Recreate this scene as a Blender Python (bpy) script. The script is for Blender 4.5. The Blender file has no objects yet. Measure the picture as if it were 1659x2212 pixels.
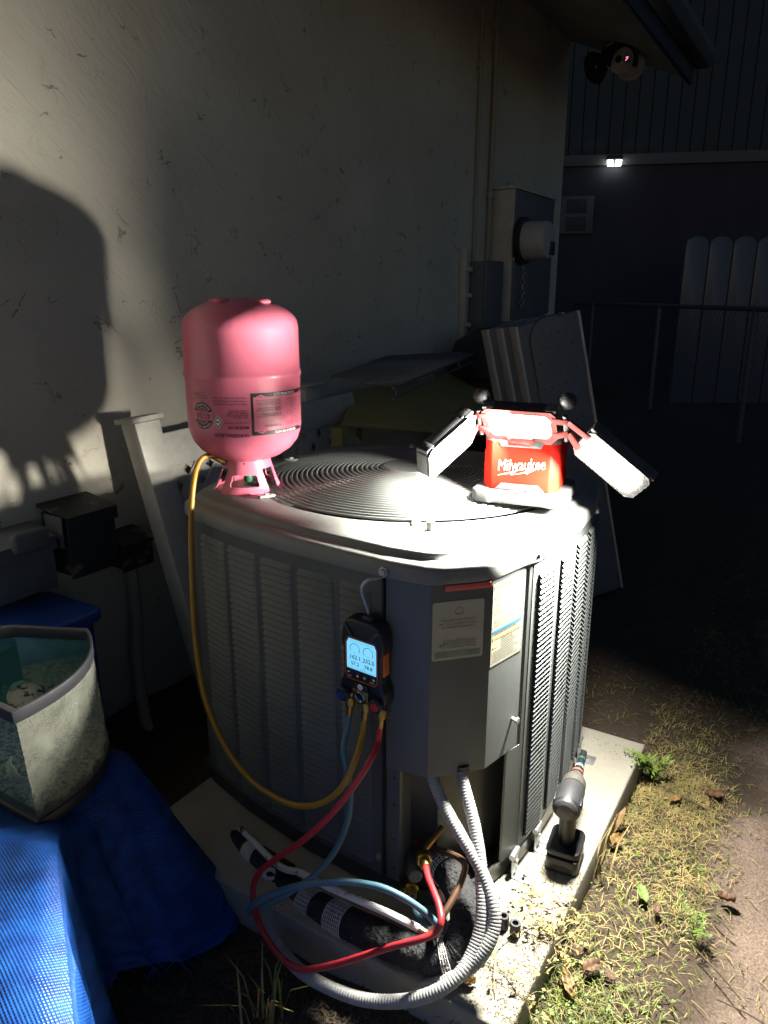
import bpy, bmesh, math, random
from mathutils import Vector as V, Matrix
from math import sin, cos, pi, radians as rad
random.seed(11)
SC = bpy.context.scene
COL = SC.collection
# ------------------------------------------------------------------ camera, night sky, exposure
EYE = V((0, 0, 1.25)); PITCH = rad(16.3); YAW = rad(31.5); FOC = 1600.0
cam_d = bpy.data.cameras.new('camera'); cam = bpy.data.objects.new('camera', cam_d); COL.objects.link(cam)
cam.location = EYE; cam.rotation_euler = (pi / 2 - PITCH, 0, YAW)
cam_d.sensor_fit = 'VERTICAL'; cam_d.sensor_height = 24.0; cam_d.lens = FOC / 2212 * 24.0
cam_d.clip_start = 0.02; cam_d.clip_end = 300
SC.camera = cam
W = bpy.data.worlds.new('World'); SC.world = W; W.use_nodes = True
wn = W.node_tree; bg = wn.nodes['Background']
sky = wn.nodes.new('ShaderNodeTexSky'); sky.sky_type = 'NISHITA'; sky.sun_disc = False
sky.sun_elevation = rad(14); sky.sun_rotation = rad(160); sky.dust_density = 0.3; sky.ozone_density = 4.0
wn.links.new(sky.outputs[0], bg.inputs[0]); bg.inputs[1].default_value = 0.03
SC.view_settings.view_transform = 'Standard'; SC.view_settings.look = 'None'
SC.view_settings.exposure = 0.0; SC.view_settings.gamma = 1.0; SC.view_settings.use_curve_mapping = False
LED_W = (52.0, 40.0, 66.0)   # watts of the LED arrays: centre, left and right panel of the work light
DOME = .008              # how far the diffusers stand proud of their bezels

# ------------------------------------------------------------------ sight lines (survey of the place, metres)
FW = V((-sin(YAW) * cos(PITCH), cos(YAW) * cos(PITCH), -sin(PITCH)))
RT = V((cos(YAW), sin(YAW), 0)); UP = RT.cross(FW); FH = V((-sin(YAW), cos(YAW), 0))
def ray(x, y): return FW + RT * ((x - 829.5) / FOC) - UP * ((y - 1106) / FOC)
def pln(x, y, p, n):
    d = ray(x, y); return EYE + d * ((V(p) - EYE).dot(V(n)) / d.dot(V(n)))
def atX(x, y, X): return pln(x, y, (X, 0, 0), (1, 0, 0))
def atY(x, y, Y): return pln(x, y, (0, Y, 0), (0, 1, 0))
def atZ(x, y, Z): return pln(x, y, (0, 0, Z), (0, 0, 1))
def atD(x, y, D): d = ray(x, y); return EYE + d * (D / d.dot(FH))

# ------------------------------------------------------------------ materials
def nd(nt, t, **k):
    n = nt.nodes.new(t)
    for a, b in k.items(): setattr(n, a, b)
    return n
def mat(name, col, rough=.5, metal=0., var=0., vscale=8., col2=None, bump=0., bscale=60., coords='Object', spec=.5, coat=0., detail=4., stretch=None, thr=None):
    m = bpy.data.materials.new(name); m.use_nodes = True; nt = m.node_tree; b = nt.nodes['Principled BSDF']
    b.inputs['Base Color'].default_value = (*col, 1); b.inputs['Roughness'].default_value = rough; b.inputs['Metallic'].default_value = metal
    b.inputs['Specular IOR Level'].default_value = spec; b.inputs['Coat Weight'].default_value = coat; b.inputs['Coat Roughness'].default_value = .15
    tc = nd(nt, 'ShaderNodeTexCoord'); src = tc.outputs[coords]
    if stretch:
        mp = nd(nt, 'ShaderNodeMapping'); mp.inputs['Scale'].default_value = stretch; nt.links.new(src, mp.inputs[0]); src = mp.outputs[0]
    if var or col2:
        nz = nd(nt, 'ShaderNodeTexNoise'); nz.inputs['Scale'].default_value = vscale; nz.inputs['Detail'].default_value = detail; nz.inputs['Roughness'].default_value = .65
        nt.links.new(src, nz.inputs['Vector'])
        cr = nd(nt, 'ShaderNodeValToRGB'); lo, hi = thr or (.32, .68)
        cr.color_ramp.elements[0].position = lo; cr.color_ramp.elements[1].position = hi
        c2 = col2 or tuple(c * (1 - var) for c in col)
        cr.color_ramp.elements[0].color = (*c2, 1); cr.color_ramp.elements[1].color = (*col, 1)
        nt.links.new(nz.outputs[0], cr.inputs[0]); nt.links.new(cr.outputs[0], b.inputs['Base Color'])
        mr = nd(nt, 'ShaderNodeMapRange'); mr.inputs[3].default_value = min(1, rough + .12); mr.inputs[4].default_value = max(.05, rough - .08)
        nt.links.new(nz.outputs[0], mr.inputs[0]); nt.links.new(mr.outputs[0], b.inputs['Roughness'])
    if bump:
        n2 = nd(nt, 'ShaderNodeTexNoise'); n2.inputs['Scale'].default_value = bscale; n2.inputs['Detail'].default_value = 6; nt.links.new(src, n2.inputs['Vector'])
        bp = nd(nt, 'ShaderNodeBump'); bp.inputs['Strength'].default_value = bump; bp.inputs['Distance'].default_value = .01
        nt.links.new(n2.outputs[0], bp.inputs['Height']); nt.links.new(bp.outputs[0], b.inputs['Normal'])
    return m
def emit(name, col, s, pattern=0):
    m = bpy.data.materials.new(name); m.use_nodes = True; b = m.node_tree.nodes['Principled BSDF']
    b.inputs['Base Color'].default_value = (*[min(1, c) * .8 for c in col], 1)
    b.inputs['Emission Color'].default_value = (*col, 1); b.inputs['Emission Strength'].default_value = s
    return m
def stucco():
    m = mat('stucco_paint', (.40, .365, .285), .85); nt = m.node_tree; b = nt.nodes['Principled BSDF']
    tc = nd(nt, 'ShaderNodeTexCoord'); geo = tc.outputs['Object']
    n1 = nd(nt, 'ShaderNodeTexNoise'); n1.inputs['Scale'].default_value = 1.3; n1.inputs['Detail'].default_value = 5; nt.links.new(geo, n1.inputs['Vector'])
    cr = nd(nt, 'ShaderNodeValToRGB'); cr.color_ramp.elements[0].color = (.50, .455, .37, 1); cr.color_ramp.elements[1].color = (.61, .57, .47, 1)
    cr.color_ramp.elements[0].position = .35; cr.color_ramp.elements[1].position = .65
    nt.links.new(n1.outputs[0], cr.inputs[0]); nt.links.new(cr.outputs[0], b.inputs['Base Color'])
    n5 = nd(nt, 'ShaderNodeTexNoise'); n5.inputs['Scale'].default_value = 8; n5.inputs['Detail'].default_value = 5; n5.inputs['Distortion'].default_value = .8; nt.links.new(geo, n5.inputs['Vector'])
    s5 = nd(nt, 'ShaderNodeMath', operation='SUBTRACT'); s5.inputs[1].default_value = .5; nt.links.new(n5.outputs[0], s5.inputs[0]); a5 = nd(nt, 'ShaderNodeMath', operation='ABSOLUTE'); nt.links.new(s5.outputs[0], a5.inputs[0])
    n6 = nd(nt, 'ShaderNodeTexNoise'); n6.inputs['Scale'].default_value = 11; n6.inputs['Detail'].default_value = 3; nt.links.new(geo, n6.inputs['Vector'])
    m6 = nd(nt, 'ShaderNodeMapRange'); m6.inputs[1].default_value = .54; m6.inputs[2].default_value = .60; m6.inputs[3].default_value = .05; m6.inputs[4].default_value = 0.; nt.links.new(n6.outputs[0], m6.inputs[0])
    p5 = nd(nt, 'ShaderNodeMath', operation='ADD'); nt.links.new(a5.outputs[0], p5.inputs[0]); nt.links.new(m6.outputs[0], p5.inputs[1])
    c5 = nd(nt, 'ShaderNodeValToRGB'); c5.color_ramp.elements[0].position = .002; c5.color_ramp.elements[1].position = .011; c5.color_ramp.elements[0].color = (.42, .38, .33, 1); c5.color_ramp.elements[1].color = (1, 1, 1, 1); nt.links.new(p5.outputs[0], c5.inputs[0])
    x5 = nd(nt, 'ShaderNodeMix', data_type='RGBA', blend_type='MULTIPLY'); x5.inputs[0].default_value = 1; nt.links.new(cr.outputs[0], x5.inputs[6]); nt.links.new(c5.outputs[0], x5.inputs[7]); nt.links.new(x5.outputs[2], b.inputs['Base Color'])
    # trowel drags: noise stretched along a slanting direction, plus ragged skip ridges
    m0 = nd(nt, 'ShaderNodeMapping'); m0.inputs['Rotation'].default_value = (rad(-50), 0, 0); nt.links.new(geo, m0.inputs[0])
    mp = nd(nt, 'ShaderNodeMapping'); mp.inputs['Scale'].default_value = (1, 4.2, 1.5); nt.links.new(m0.outputs[0], mp.inputs[0])
    n2 = nd(nt, 'ShaderNodeTexNoise'); n2.inputs['Scale'].default_value = 5; n2.inputs['Detail'].default_value = 9; n2.inputs['Distortion'].default_value = 1.4; n2.inputs['Roughness'].default_value = .62; nt.links.new(mp.outputs[0], n2.inputs['Vector'])
    n3 = nd(nt, 'ShaderNodeTexNoise'); n3.inputs['Scale'].default_value = 6.5; n3.inputs['Detail'].default_value = 7; n3.inputs['Distortion'].default_value = 1.6; nt.links.new(geo, n3.inputs['Vector'])
    r3 = nd(nt, 'ShaderNodeValToRGB'); r3.color_ramp.interpolation = 'LINEAR'
    r3.color_ramp.elements[0].position = .625; r3.color_ramp.elements[1].position = .635
    nt.links.new(n3.outputs[0], r3.inputs[0])
    n4 = nd(nt, 'ShaderNodeTexNoise'); n4.inputs['Scale'].default_value = 160; nt.links.new(geo, n4.inputs['Vector'])
    a1 = nd(nt, 'ShaderNodeMath', operation='MULTIPLY_ADD'); a1.inputs[1].default_value = .35; nt.links.new(r3.outputs[0], a1.inputs[0]); nt.links.new(n2.outputs[0], a1.inputs[2])
    a2 = nd(nt, 'ShaderNodeMath', operation='MULTIPLY_ADD'); a2.inputs[1].default_value = .12; nt.links.new(n4.outputs[0], a2.inputs[0]); nt.links.new(a1.outputs[0], a2.inputs[2])
    a3 = nd(nt, 'ShaderNodeMath', operation='MULTIPLY_ADD'); a3.inputs[1].default_value = .5; nt.links.new(c5.outputs[0], a3.inputs[0]); nt.links.new(a2.outputs[0], a3.inputs[2]); a2 = a3
    bp = nd(nt, 'ShaderNodeBump'); bp.inputs['Strength'].default_value = .7; bp.inputs['Distance'].default_value = .009
    nt.links.new(a2.outputs[0], bp.inputs['Height']); nt.links.new(bp.outputs[0], b.inputs['Normal'])
    return m
def concrete():
    m = mat('concrete', (.31, .288, .235), .9, var=.22, vscale=5, bump=.3, bscale=220, detail=8); nt = m.node_tree; b = nt.nodes['Principled BSDF']
    src = b.inputs['Base Color'].links[0].from_socket
    tc = nd(nt, 'ShaderNodeTexCoord'); vo = nd(nt, 'ShaderNodeTexVoronoi'); vo.inputs['Scale'].default_value = 95; nt.links.new(tc.outputs['Object'], vo.inputs['Vector'])
    nz = nd(nt, 'ShaderNodeTexNoise'); nz.inputs['Scale'].default_value = 9; nt.links.new(tc.outputs['Object'], nz.inputs['Vector'])
    ad = nd(nt, 'ShaderNodeMath', operation='MULTIPLY_ADD'); ad.inputs[1].default_value = .9; nt.links.new(nz.outputs[0], ad.inputs[0]); nt.links.new(vo.outputs['Distance'], ad.inputs[2])
    cr = nd(nt, 'ShaderNodeValToRGB'); cr.color_ramp.elements[0].position = .46; cr.color_ramp.elements[1].position = .52
    cr.color_ramp.elements[0].color = (.45, .38, .3, 1); cr.color_ramp.elements[1].color = (1, 1, 1, 1); nt.links.new(ad.outputs[0], cr.inputs[0])
    mx = nd(nt, 'ShaderNodeMix', data_type='RGBA', blend_type='MULTIPLY'); mx.inputs[0].default_value = 1
    nt.links.new(src, mx.inputs[6]); nt.links.new(cr.outputs[0], mx.inputs[7]); nt.links.new(mx.outputs[2], b.inputs['Base Color'])
    return m
def soil():
    m = mat('sandy_soil', (.20, .155, .115), .95, bump=.7, bscale=55); nt = m.node_tree; b = nt.nodes['Principled BSDF']
    tc = nd(nt, 'ShaderNodeTexCoord')
    n1 = nd(nt, 'ShaderNodeTexNoise'); n1.inputs['Scale'].default_value = 2.2; n1.inputs['Detail'].default_value = 6; nt.links.new(tc.outputs['Object'], n1.inputs['Vector'])
    c1 = nd(nt, 'ShaderNodeValToRGB'); c1.color_ramp.elements[0].position = .38; c1.color_ramp.elements[1].position = .62
    c1.color_ramp.elements[0].color = (.13, .095, .072, 1); c1.color_ramp.elements[1].color = (.25, .19, .155, 1); nt.links.new(n1.outputs[0], c1.inputs[0])
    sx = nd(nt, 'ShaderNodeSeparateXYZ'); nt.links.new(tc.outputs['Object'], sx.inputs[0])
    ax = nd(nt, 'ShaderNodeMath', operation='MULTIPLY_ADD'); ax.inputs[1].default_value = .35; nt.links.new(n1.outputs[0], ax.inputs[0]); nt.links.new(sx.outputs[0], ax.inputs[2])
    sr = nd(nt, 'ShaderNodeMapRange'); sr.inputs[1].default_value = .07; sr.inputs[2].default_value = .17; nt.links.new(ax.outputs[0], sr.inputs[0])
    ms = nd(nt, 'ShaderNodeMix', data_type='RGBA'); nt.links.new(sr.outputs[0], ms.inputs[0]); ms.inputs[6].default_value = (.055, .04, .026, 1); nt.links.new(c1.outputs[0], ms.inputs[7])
    n2 = nd(nt, 'ShaderNodeTexNoise'); n2.inputs['Scale'].default_value = 260; n2.inputs['Detail'].default_value = 3; nt.links.new(tc.outputs['Object'], n2.inputs['Vector'])
    c2 = nd(nt, 'ShaderNodeValToRGB'); c2.color_ramp.elements[0].position = .3; c2.color_ramp.elements[1].position = .7
    c2.color_ramp.elements[0].color = (.5, .48, .45, 1); c2.color_ramp.elements[1].color = (1.35, 1.3, 1.25, 1); nt.links.new(n2.outputs[0], c2.inputs[0])
    mx = nd(nt, 'ShaderNodeMix', data_type='RGBA', blend_type='MULTIPLY'); mx.inputs[0].default_value = 1
    nt.links.new(ms.outputs[2], mx.inputs[6]); nt.links.new(c2.outputs[0], mx.inputs[7]); nt.links.new(mx.outputs[2], b.inputs['Base Color'])
    return m
def tarpmat():
    m = mat('woven_blue_plastic', (.012, .095, .46), .4, spec=.28); nt = m.node_tree; b = nt.nodes['Principled BSDF']
    uv = nd(nt, 'ShaderNodeTexCoord').outputs['UV']
    hs = []
    for ax in (0, 1):
        sp = nd(nt, 'ShaderNodeSeparateXYZ'); nt.links.new(uv, sp.inputs[0])
        mu = nd(nt, 'ShaderNodeMath', operation='MULTIPLY'); mu.inputs[1].default_value = 2 * pi / .0055; nt.links.new(sp.outputs[ax], mu.inputs[0])
        si = nd(nt, 'ShaderNodeMath', operation='SINE'); nt.links.new(mu.outputs[0], si.inputs[0]); hs.append(si)
    mm = nd(nt, 'ShaderNodeMath', operation='MULTIPLY'); nt.links.new(hs[0].outputs[0], mm.inputs[0]); nt.links.new(hs[1].outputs[0], mm.inputs[1])
    nz = nd(nt, 'ShaderNodeTexNoise'); nz.inputs['Scale'].default_value = 28; nz.inputs['Detail'].default_value = 5; nt.links.new(uv, nz.inputs['Vector'])
    ad = nd(nt, 'ShaderNodeMath', operation='MULTIPLY_ADD'); ad.inputs[1].default_value = 5.0; nt.links.new(nz.outputs[0], ad.inputs[0]); nt.links.new(mm.outputs[0], ad.inputs[2])
    bp = nd(nt, 'ShaderNodeBump'); bp.inputs['Strength'].default_value = .45; bp.inputs['Distance'].default_value = .0012
    nt.links.new(ad.outputs[0], bp.inputs['Height']); nt.links.new(bp.outputs[0], b.inputs['Normal'])
    cr = nd(nt, 'ShaderNodeValToRGB'); cr.color_ramp.elements[0].color = (.005, .036, .17, 1); cr.color_ramp.elements[1].color = (.010, .075, .32, 1)
    cr.color_ramp.elements[0].position = .35; cr.color_ramp.elements[1].position = .65
    nt.links.new(nz.outputs[0], cr.inputs[0]); nt.links.new(cr.outputs[0], b.inputs['Base Color'])
    return m
def glass(name, tint, film, filmcol, nscale=14.):
    """thin pane: clear part lets light through, plus a dirty mineral film and a sheen"""
    m = bpy.data.materials.new(name); m.use_nodes = True; nt = m.node_tree; nt.nodes.remove(nt.nodes['Principled BSDF']); out = nt.nodes['Material Output']
    tr = nd(nt, 'ShaderNodeBsdfTransparent'); tr.inputs[0].default_value = (*tint, 1)
    gl = nd(nt, 'ShaderNodeBsdfGlossy'); gl.inputs['Roughness'].default_value = .06
    fr = nd(nt, 'ShaderNodeFresnel'); fr.inputs[0].default_value = 1.45
    m1 = nd(nt, 'ShaderNodeMixShader'); nt.links.new(fr.outputs[0], m1.inputs[0]); nt.links.new(tr.outputs[0], m1.inputs[1]); nt.links.new(gl.outputs[0], m1.inputs[2])
    df = nd(nt, 'ShaderNodeBsdfDiffuse'); df.inputs[0].default_value = (*filmcol, 1)
    tl = nd(nt, 'ShaderNodeBsdfTranslucent'); tl.inputs[0].default_value = (*filmcol, 1)
    m2 = nd(nt, 'ShaderNodeMixShader'); m2.inputs[0].default_value = .4; nt.links.new(df.outputs[0], m2.inputs[1]); nt.links.new(tl.outputs[0], m2.inputs[2])
    tc = nd(nt, 'ShaderNodeTexCoord'); nz = nd(nt, 'ShaderNodeTexNoise'); nz.inputs['Scale'].default_value = nscale; nz.inputs['Detail'].default_value = 10; nz.inputs['Roughness'].default_value = .72
    nt.links.new(tc.outputs['Object'], nz.inputs['Vector'])
    mr = nd(nt, 'ShaderNodeMapRange'); mr.inputs[1].default_value = .3; mr.inputs[2].default_value = .7; mr.inputs[3].default_value = film * .55; mr.inputs[4].default_value = min(1, film * 1.4)
    nt.links.new(nz.outputs[0], mr.inputs[0])
    m3 = nd(nt, 'ShaderNodeMixShader'); nt.links.new(mr.outputs[0], m3.inputs[0]); nt.links.new(m1.outputs[0], m3.inputs[1]); nt.links.new(m2.outputs[0], m3.inputs[2])
    nt.links.new(m3.outputs[0], out.inputs[0]); return m
M = dict(
    stucco=stucco(), conc=concrete(), soil=soil(), tarp=tarpmat(),
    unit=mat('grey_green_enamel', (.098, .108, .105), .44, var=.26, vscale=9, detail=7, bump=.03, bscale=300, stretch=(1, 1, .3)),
    unittop=mat('pale_bounce_enamel', (.20, .205, .19), .5, var=.3, vscale=7, detail=7, bump=.04, bscale=200),  # paler than the side enamel so the top bounces more light onto the wall
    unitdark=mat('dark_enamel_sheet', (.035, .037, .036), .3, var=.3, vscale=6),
    black=mat('cavity_black', (.01, .01, .011), .8), coil=mat('coil_fins', (.015, .016, .018), .7),
    wire=mat('grey_coated_wire', (.11, .115, .11), .38), wirelt=mat('clip_zinc', (.55, .55, .53), .35, .6),
    pink=mat('pink_enamel', (.66, .155, .225), .34, var=.13, vscale=11, coat=.12, bump=.05, bscale=45),
    ink=mat('black_ink', (.012, .01, .014), .5), logo=mat('pale_print', (.26, .26, .25), .6, spec=.1), white=mat('white_print', (.82, .82, .80), .5),
    red=mat('red_plastic', (.45, .008, .003), .55, spec=.08), redlt=mat('red_frame_plastic', (.07, .0045, .004), .5, spec=.2),
    grey=mat('grey_rubber', (.035, .035, .035), .6, var=.25, vscale=40, bump=.15, bscale=200),
    greylt=mat('light_grey_plastic', (.055, .055, .055), .5, var=.15, vscale=30),
    dark=mat('charcoal_plastic', (.018, .018, .02), .5, var=.3, vscale=20), blk=mat('black_rubber', (.014, .014, .016), .42, var=.3, vscale=30),
    navy=mat('black_blue_plastic', (.012, .014, .022), .45), orange=mat('orange_trim', (.55, .14, .03), .5),
    brass=mat('brass', (.50, .33, .10), .3, 1., var=.25, vscale=60), chrome=mat('nickel', (.55, .55, .52), .25, 1.), steel=mat('galvanised_steel', (.45, .46, .46), .4, .8, var=.25, vscale=25),
    copper=mat('tarnished_copper', (.36, .21, .14), .42, .85, var=.35, vscale=30),
    capgrey=mat('dull_cap_metal', (.17, .17, .165), .5, .5, var=.2, vscale=30),
    hy=mat('yellow_rubber', (.40, .20, .012), .4, var=.2, vscale=18), hr=mat('red_rubber', (.46, .028, .035), .38, var=.15, vscale=14), hb=mat('blue_rubber', (.085, .18, .225), .34, var=.2, vscale=14),
    conduit=mat('grey_pvc', (.33, .33, .315), .5, var=.22, vscale=18), foam=mat('black_foam', (.022, .022, .024), .75, var=.4, vscale=60, bump=1., bscale=130),
    mesh=mat('white_fibre_tape', (.62, .60, .56), .8, var=.3, vscale=70), chip=mat('chipped_white_paint', (.62, .61, .58), .5, var=.0, col2=(.09, .07, .06), vscale=26, stretch=(1, 1, 1), thr=(.40, .46)),
    lat=mat('weathered_white_vinyl', (.56, .53, .46), .55, var=.22, vscale=22, detail=8),
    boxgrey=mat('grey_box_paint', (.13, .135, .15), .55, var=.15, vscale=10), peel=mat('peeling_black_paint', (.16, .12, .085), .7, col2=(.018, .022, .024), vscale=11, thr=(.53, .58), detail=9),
    fascia=mat('navy_fascia_paint', (.022, .027, .045), .5), soffit=mat('soffit_paint', (.34, .32, .25), .8, var=.25, vscale=4, bump=.3, bscale=60), gutter=mat('gutter_paint', (.10, .105, .10), .5),
    siding=mat('siding_paint', (.05, .062, .07), .8, var=.2, vscale=3), trim=mat('trim_paint', (.11, .10, .10), .7), lower=mat('lower_wall_paint', (.05, .042, .055), .85, var=.2, vscale=2),
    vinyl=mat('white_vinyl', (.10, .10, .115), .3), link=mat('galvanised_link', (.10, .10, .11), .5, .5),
    yell=mat('yellowed_plywood', (.34, .28, .11), .7, var=.2, vscale=4), shelf=mat('coated_shelf_wire', (.10, .11, .125), .5), slab=mat('grey_blue_plastic', (.12, .127, .145), .5, var=.08, vscale=8),
    slabe=mat('pale_plastic_edge', (.42, .40, .39), .5), tub=mat('dark_tub', (.02, .024, .03), .5),
    toolgrey=mat('worn_tool_grey', (.035, .035, .037), .42, var=.35, vscale=45), toolsil=mat('worn_alloy_nose', (.11, .105, .09), .45, .4, var=.35, vscale=60),
    grass=mat('green_blade', (.20, .26, .04), .6, var=.6, vscale=12), clover=mat('clover_green', (.15, .235, .04), .55, var=.4, vscale=8), straw=mat('dry_straw', (.44, .335, .13), .75, var=.72, vscale=16),
    chaff=mat('dark_mulch', (.12, .085, .05), .9, var=.5, vscale=20), leaf=mat('brown_leaf', (.12, .058, .025), .6, var=.45, vscale=25), leafy=mat('tan_leaf', (.22, .13, .035), .55, var=.4, vscale=18), vine=mat('dry_vine', (.42, .34, .16), .7, var=.3, vscale=20), vleaf=mat('pale_yellow_leaf', (.36, .30, .11), .6, var=.3, vscale=25),
    stone=mat('speckled_stone', (.46, .40, .31), .85, col2=(.05, .045, .04), vscale=55, thr=(.42, .47), bump=.3, bscale=80), shell=mat('cream_shell', (.62, .55, .38), .6, var=.3, vscale=20),
    gravel=mat('aquarium_gravel', (.36, .34, .27), .85, col2=(.05, .06, .06), vscale=120, thr=(.42, .55), bump=.8, bscale=160), rim=mat('black_frame_plastic', (.03, .03, .034), .36, var=.3, vscale=20),
    bow=glass('filmed_glass', (.84, .92, .86), .42, (.44, .45, .37), 22), pane=glass('green_tinted_glass', (.60, .82, .80), .26, (.26, .34, .38), 5), algae=glass('algae_glass', (.25, .62, .52), .55, (.06, .22, .17), 6), water=None,
    pipe=mat('painted_pipe', (.30, .28, .23), .6), paper=mat('cream_label_paper', (.25, .245, .19), .5, var=.08, vscale=12), sticker=mat('champagne_sticker', (.40, .385, .29), .4, var=.06, vscale=6), stickink=mat('olive_ink', (.17, .165, .12), .5), stickgreen=mat('sage_ink', (.17, .21, .16), .5),
    blueink=mat('blue_ink', (.02, .12, .42), .5), yink=mat('yellow_ink', (.55, .50, .13), .5), redstrip=mat('red_reflector', (.62, .10, .08), .3), bin=mat('blue_bin_plastic', (.012, .06, .30), .45), valvegreen=mat('green_cap', (.012, .10, .045), .45),
    lens=emit('lit_diffuser', (1.0, .965, .87), 110.0), screen=emit('lit_screen', (.20, .62, .90), 1.0), nlamp=emit('lit_wall_lamp', (.85, 1.0, .97), 9.0), ir=emit('camera_indicator', (1, .25, .5), 1.6),
    gauge=mat('screen_ink', (.02, .06, .09), .5))

# ------------------------------------------------------------------ mesh helpers
WORLD = {}
class MB:
    def __init__(s): s.v = []; s.f = []
    def add(s, vs, fs):
        o = len(s.v); s.v += [V(p) for p in vs]; s.f += [tuple(i + o for i in f) for f in fs]; return s
    def obox(s, c, a, b, d):               # centre and three half axes
        c = V(c); a = V(a); b = V(b); d = V(d)
        vs = [c + a * i + b * j + d * k for i in (-1, 1) for j in (-1, 1) for k in (-1, 1)]
        fs = [(0, 1, 3, 2), (4, 6, 7, 5), (0, 4, 5, 1), (2, 3, 7, 6), (0, 2, 6, 4), (1, 5, 7, 3)]
        if a.cross(b).dot(d) < 0: fs = [tuple(reversed(f)) for f in fs]
        return s.add(vs, fs)
    def box(s, lo, hi):
        lo = V(lo); hi = V(hi); h = (hi - lo) / 2
        return s.obox((lo + hi) / 2, (h.x, 0, 0), (0, h.y, 0), (0, 0, h.z))
    def bar(s, p, q, w, h, up=(0, 0, 1)):  # rectangular bar p-q, w across, h along up
        p = V(p); q = V(q); d = (q - p); n = d.normalized(); side = n.cross(V(up))
        if side.length < 1e-4: side = n.cross(V((1, 0, 0)))
        side.normalize(); u = side.cross(n).normalized()
        return s.obox((p + q) / 2, d / 2, side * (w / 2), u * (h / 2))
    def tube(s, pts, r, n=8, caps=True, closed=False):
        pts = [V(p) for p in pts]; m = len(pts); rf = r if callable(r) else (lambda i, t: r)
        T = []
        for i in range(m):
            a = pts[(i - 1) % m] if (closed or i) else pts[0]; b = pts[(i + 1) % m] if (closed or i < m - 1) else pts[-1]
            T.append((b - a).normalized())
        nrm = T[0].orthogonal().normalized(); vs = []
        for i in range(m):
            nrm = (nrm - T[i] * nrm.dot(T[i]))
            nrm = nrm.normalized() if nrm.length > 1e-6 else T[i].orthogonal().normalized()
            bn = T[i].cross(nrm); R = rf(i, i / max(1, m - 1))
            vs += [pts[i] + (nrm * cos(2 * pi * k / n) + bn * sin(2 * pi * k / n)) * R for k in range(n)]
        fs = []
        for i in range(m if closed else m - 1):
            j = (i + 1) % m
            fs += [(i * n + k, i * n + (k + 1) % n, j * n + (k + 1) % n, j * n + k) for k in range(n)]
        if caps and not closed: fs += [tuple(reversed(range(n))), tuple(range((m - 1) * n, m * n))]
        return s.add(vs, fs)
    def lathe(s, prof, c, ax=(0, 0, 1), n=32):
        ax = V(ax).normalized(); e1 = ax.orthogonal().normalized(); e2 = ax.cross(e1); c = V(c); vs = []
        for r, z in prof: vs += [c + ax * z + (e1 * cos(2 * pi * k / n) + e2 * sin(2 * pi * k / n)) * max(r, 1e-5) for k in range(n)]
        fs = [(i * n + k, i * n + (k + 1) % n, (i + 1) * n + (k + 1) % n, (i + 1) * n + k) for i in range(len(prof) - 1) for k in range(n)]
        if prof[0][0] > 1e-4: fs.append(tuple(reversed(range(n))))
        if prof[-1][0] > 1e-4: fs.append(tuple(range((len(prof) - 1) * n, len(prof) * n)))
        return s.add(vs, fs)
    def prism(s, poly, o, u, v, w):        # polygon in (u,v), extruded along vector w
        o = V(o); u = V(u); v = V(v); w = V(w); n = len(poly)
        a = [o + u * x + v * y for x, y in poly]; vs = a + [p + w for p in a]
        fs = [tuple(reversed(range(n))), tuple(range(n, 2 * n))] + [(i, (i + 1) % n, n + (i + 1) % n, n + i) for i in range(n)]
        ar = sum(poly[i][0] * poly[(i + 1) % n][1] - poly[(i + 1) % n][0] * poly[i][1] for i in range(n))
        if ar * u.cross(v).dot(w) < 0: fs = [tuple(reversed(f)) for f in fs]
        return s.add(vs, fs)
    def grid(s, nu, nv, fn, wrap=False, keep=None):
        vs = [fn(i / nu, j / nv) for j in range(nv + 1) for i in range(nu + (0 if wrap else 1))]; w = nu if wrap else nu + 1
        fs = [(j * w + i, j * w + (i + 1) % w, (j + 1) * w + (i + 1) % w, (j + 1) * w + i) for j in range(nv) for i in range(nu) if keep is None or keep((i + .5) / nu, (j + .5) / nv)]
        return s.add(vs, fs)
    def ball(s, c, r, n=12, sc=(1, 1, 1)):
        c = V(c)
        return s.grid(n, n // 2, lambda a, b: c + V((cos(2 * pi * a) * sin(pi * b) * sc[0], sin(2 * pi * a) * sin(pi * b) * sc[1], -cos(pi * b) * sc[2])) * r, wrap=True)
    def build(s, name, m, parent=None, ang=35, bevel=0, seg=2, thick=0, uv=None, kind=None):
        me = bpy.data.meshes.new(name); MW = WORLD.get(parent.name) if parent else None
        inv = MW.inverted() if MW is not None else None
        me.from_pydata([(inv @ p if inv else p)[:] for p in s.v], [], s.f)
        if bevel or thick or True:
            bm = bmesh.new(); bm.from_mesh(me)
            loose = [v for v in bm.verts if not v.link_faces]
            if loose: bmesh.ops.delete(bm, geom=loose, context='VERTS')
            if bevel:
                bmesh.ops.remove_doubles(bm, verts=bm.verts, dist=1e-6)
                es = [e for e in bm.edges if len(e.link_faces) == 2 and e.calc_face_angle(0) > rad(25)]
                bmesh.ops.bevel(bm, geom=es, offset=bevel, segments=seg, affect='EDGES', profile=.5, clamp_overlap=True)
            if thick: bmesh.ops.solidify(bm, geom=bm.faces[:], thickness=thick)
            bm.to_mesh(me); bm.free()
        if uv:
            L = me.uv_layers.new(name='UVMap')
            for lp in me.loops: L.data[lp.index].uv = uv[lp.vertex_index]
        me.polygons.foreach_set('use_smooth', [True] * len(me.polygons)); me.set_sharp_from_angle(angle=rad(ang))
        me.materials.append(m); o = bpy.data.objects.new(name, me); COL.objects.link(o)
        if parent: o.parent = parent; WORLD[o.name] = MW
        if kind: o['kind'] = kind
        return o
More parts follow.
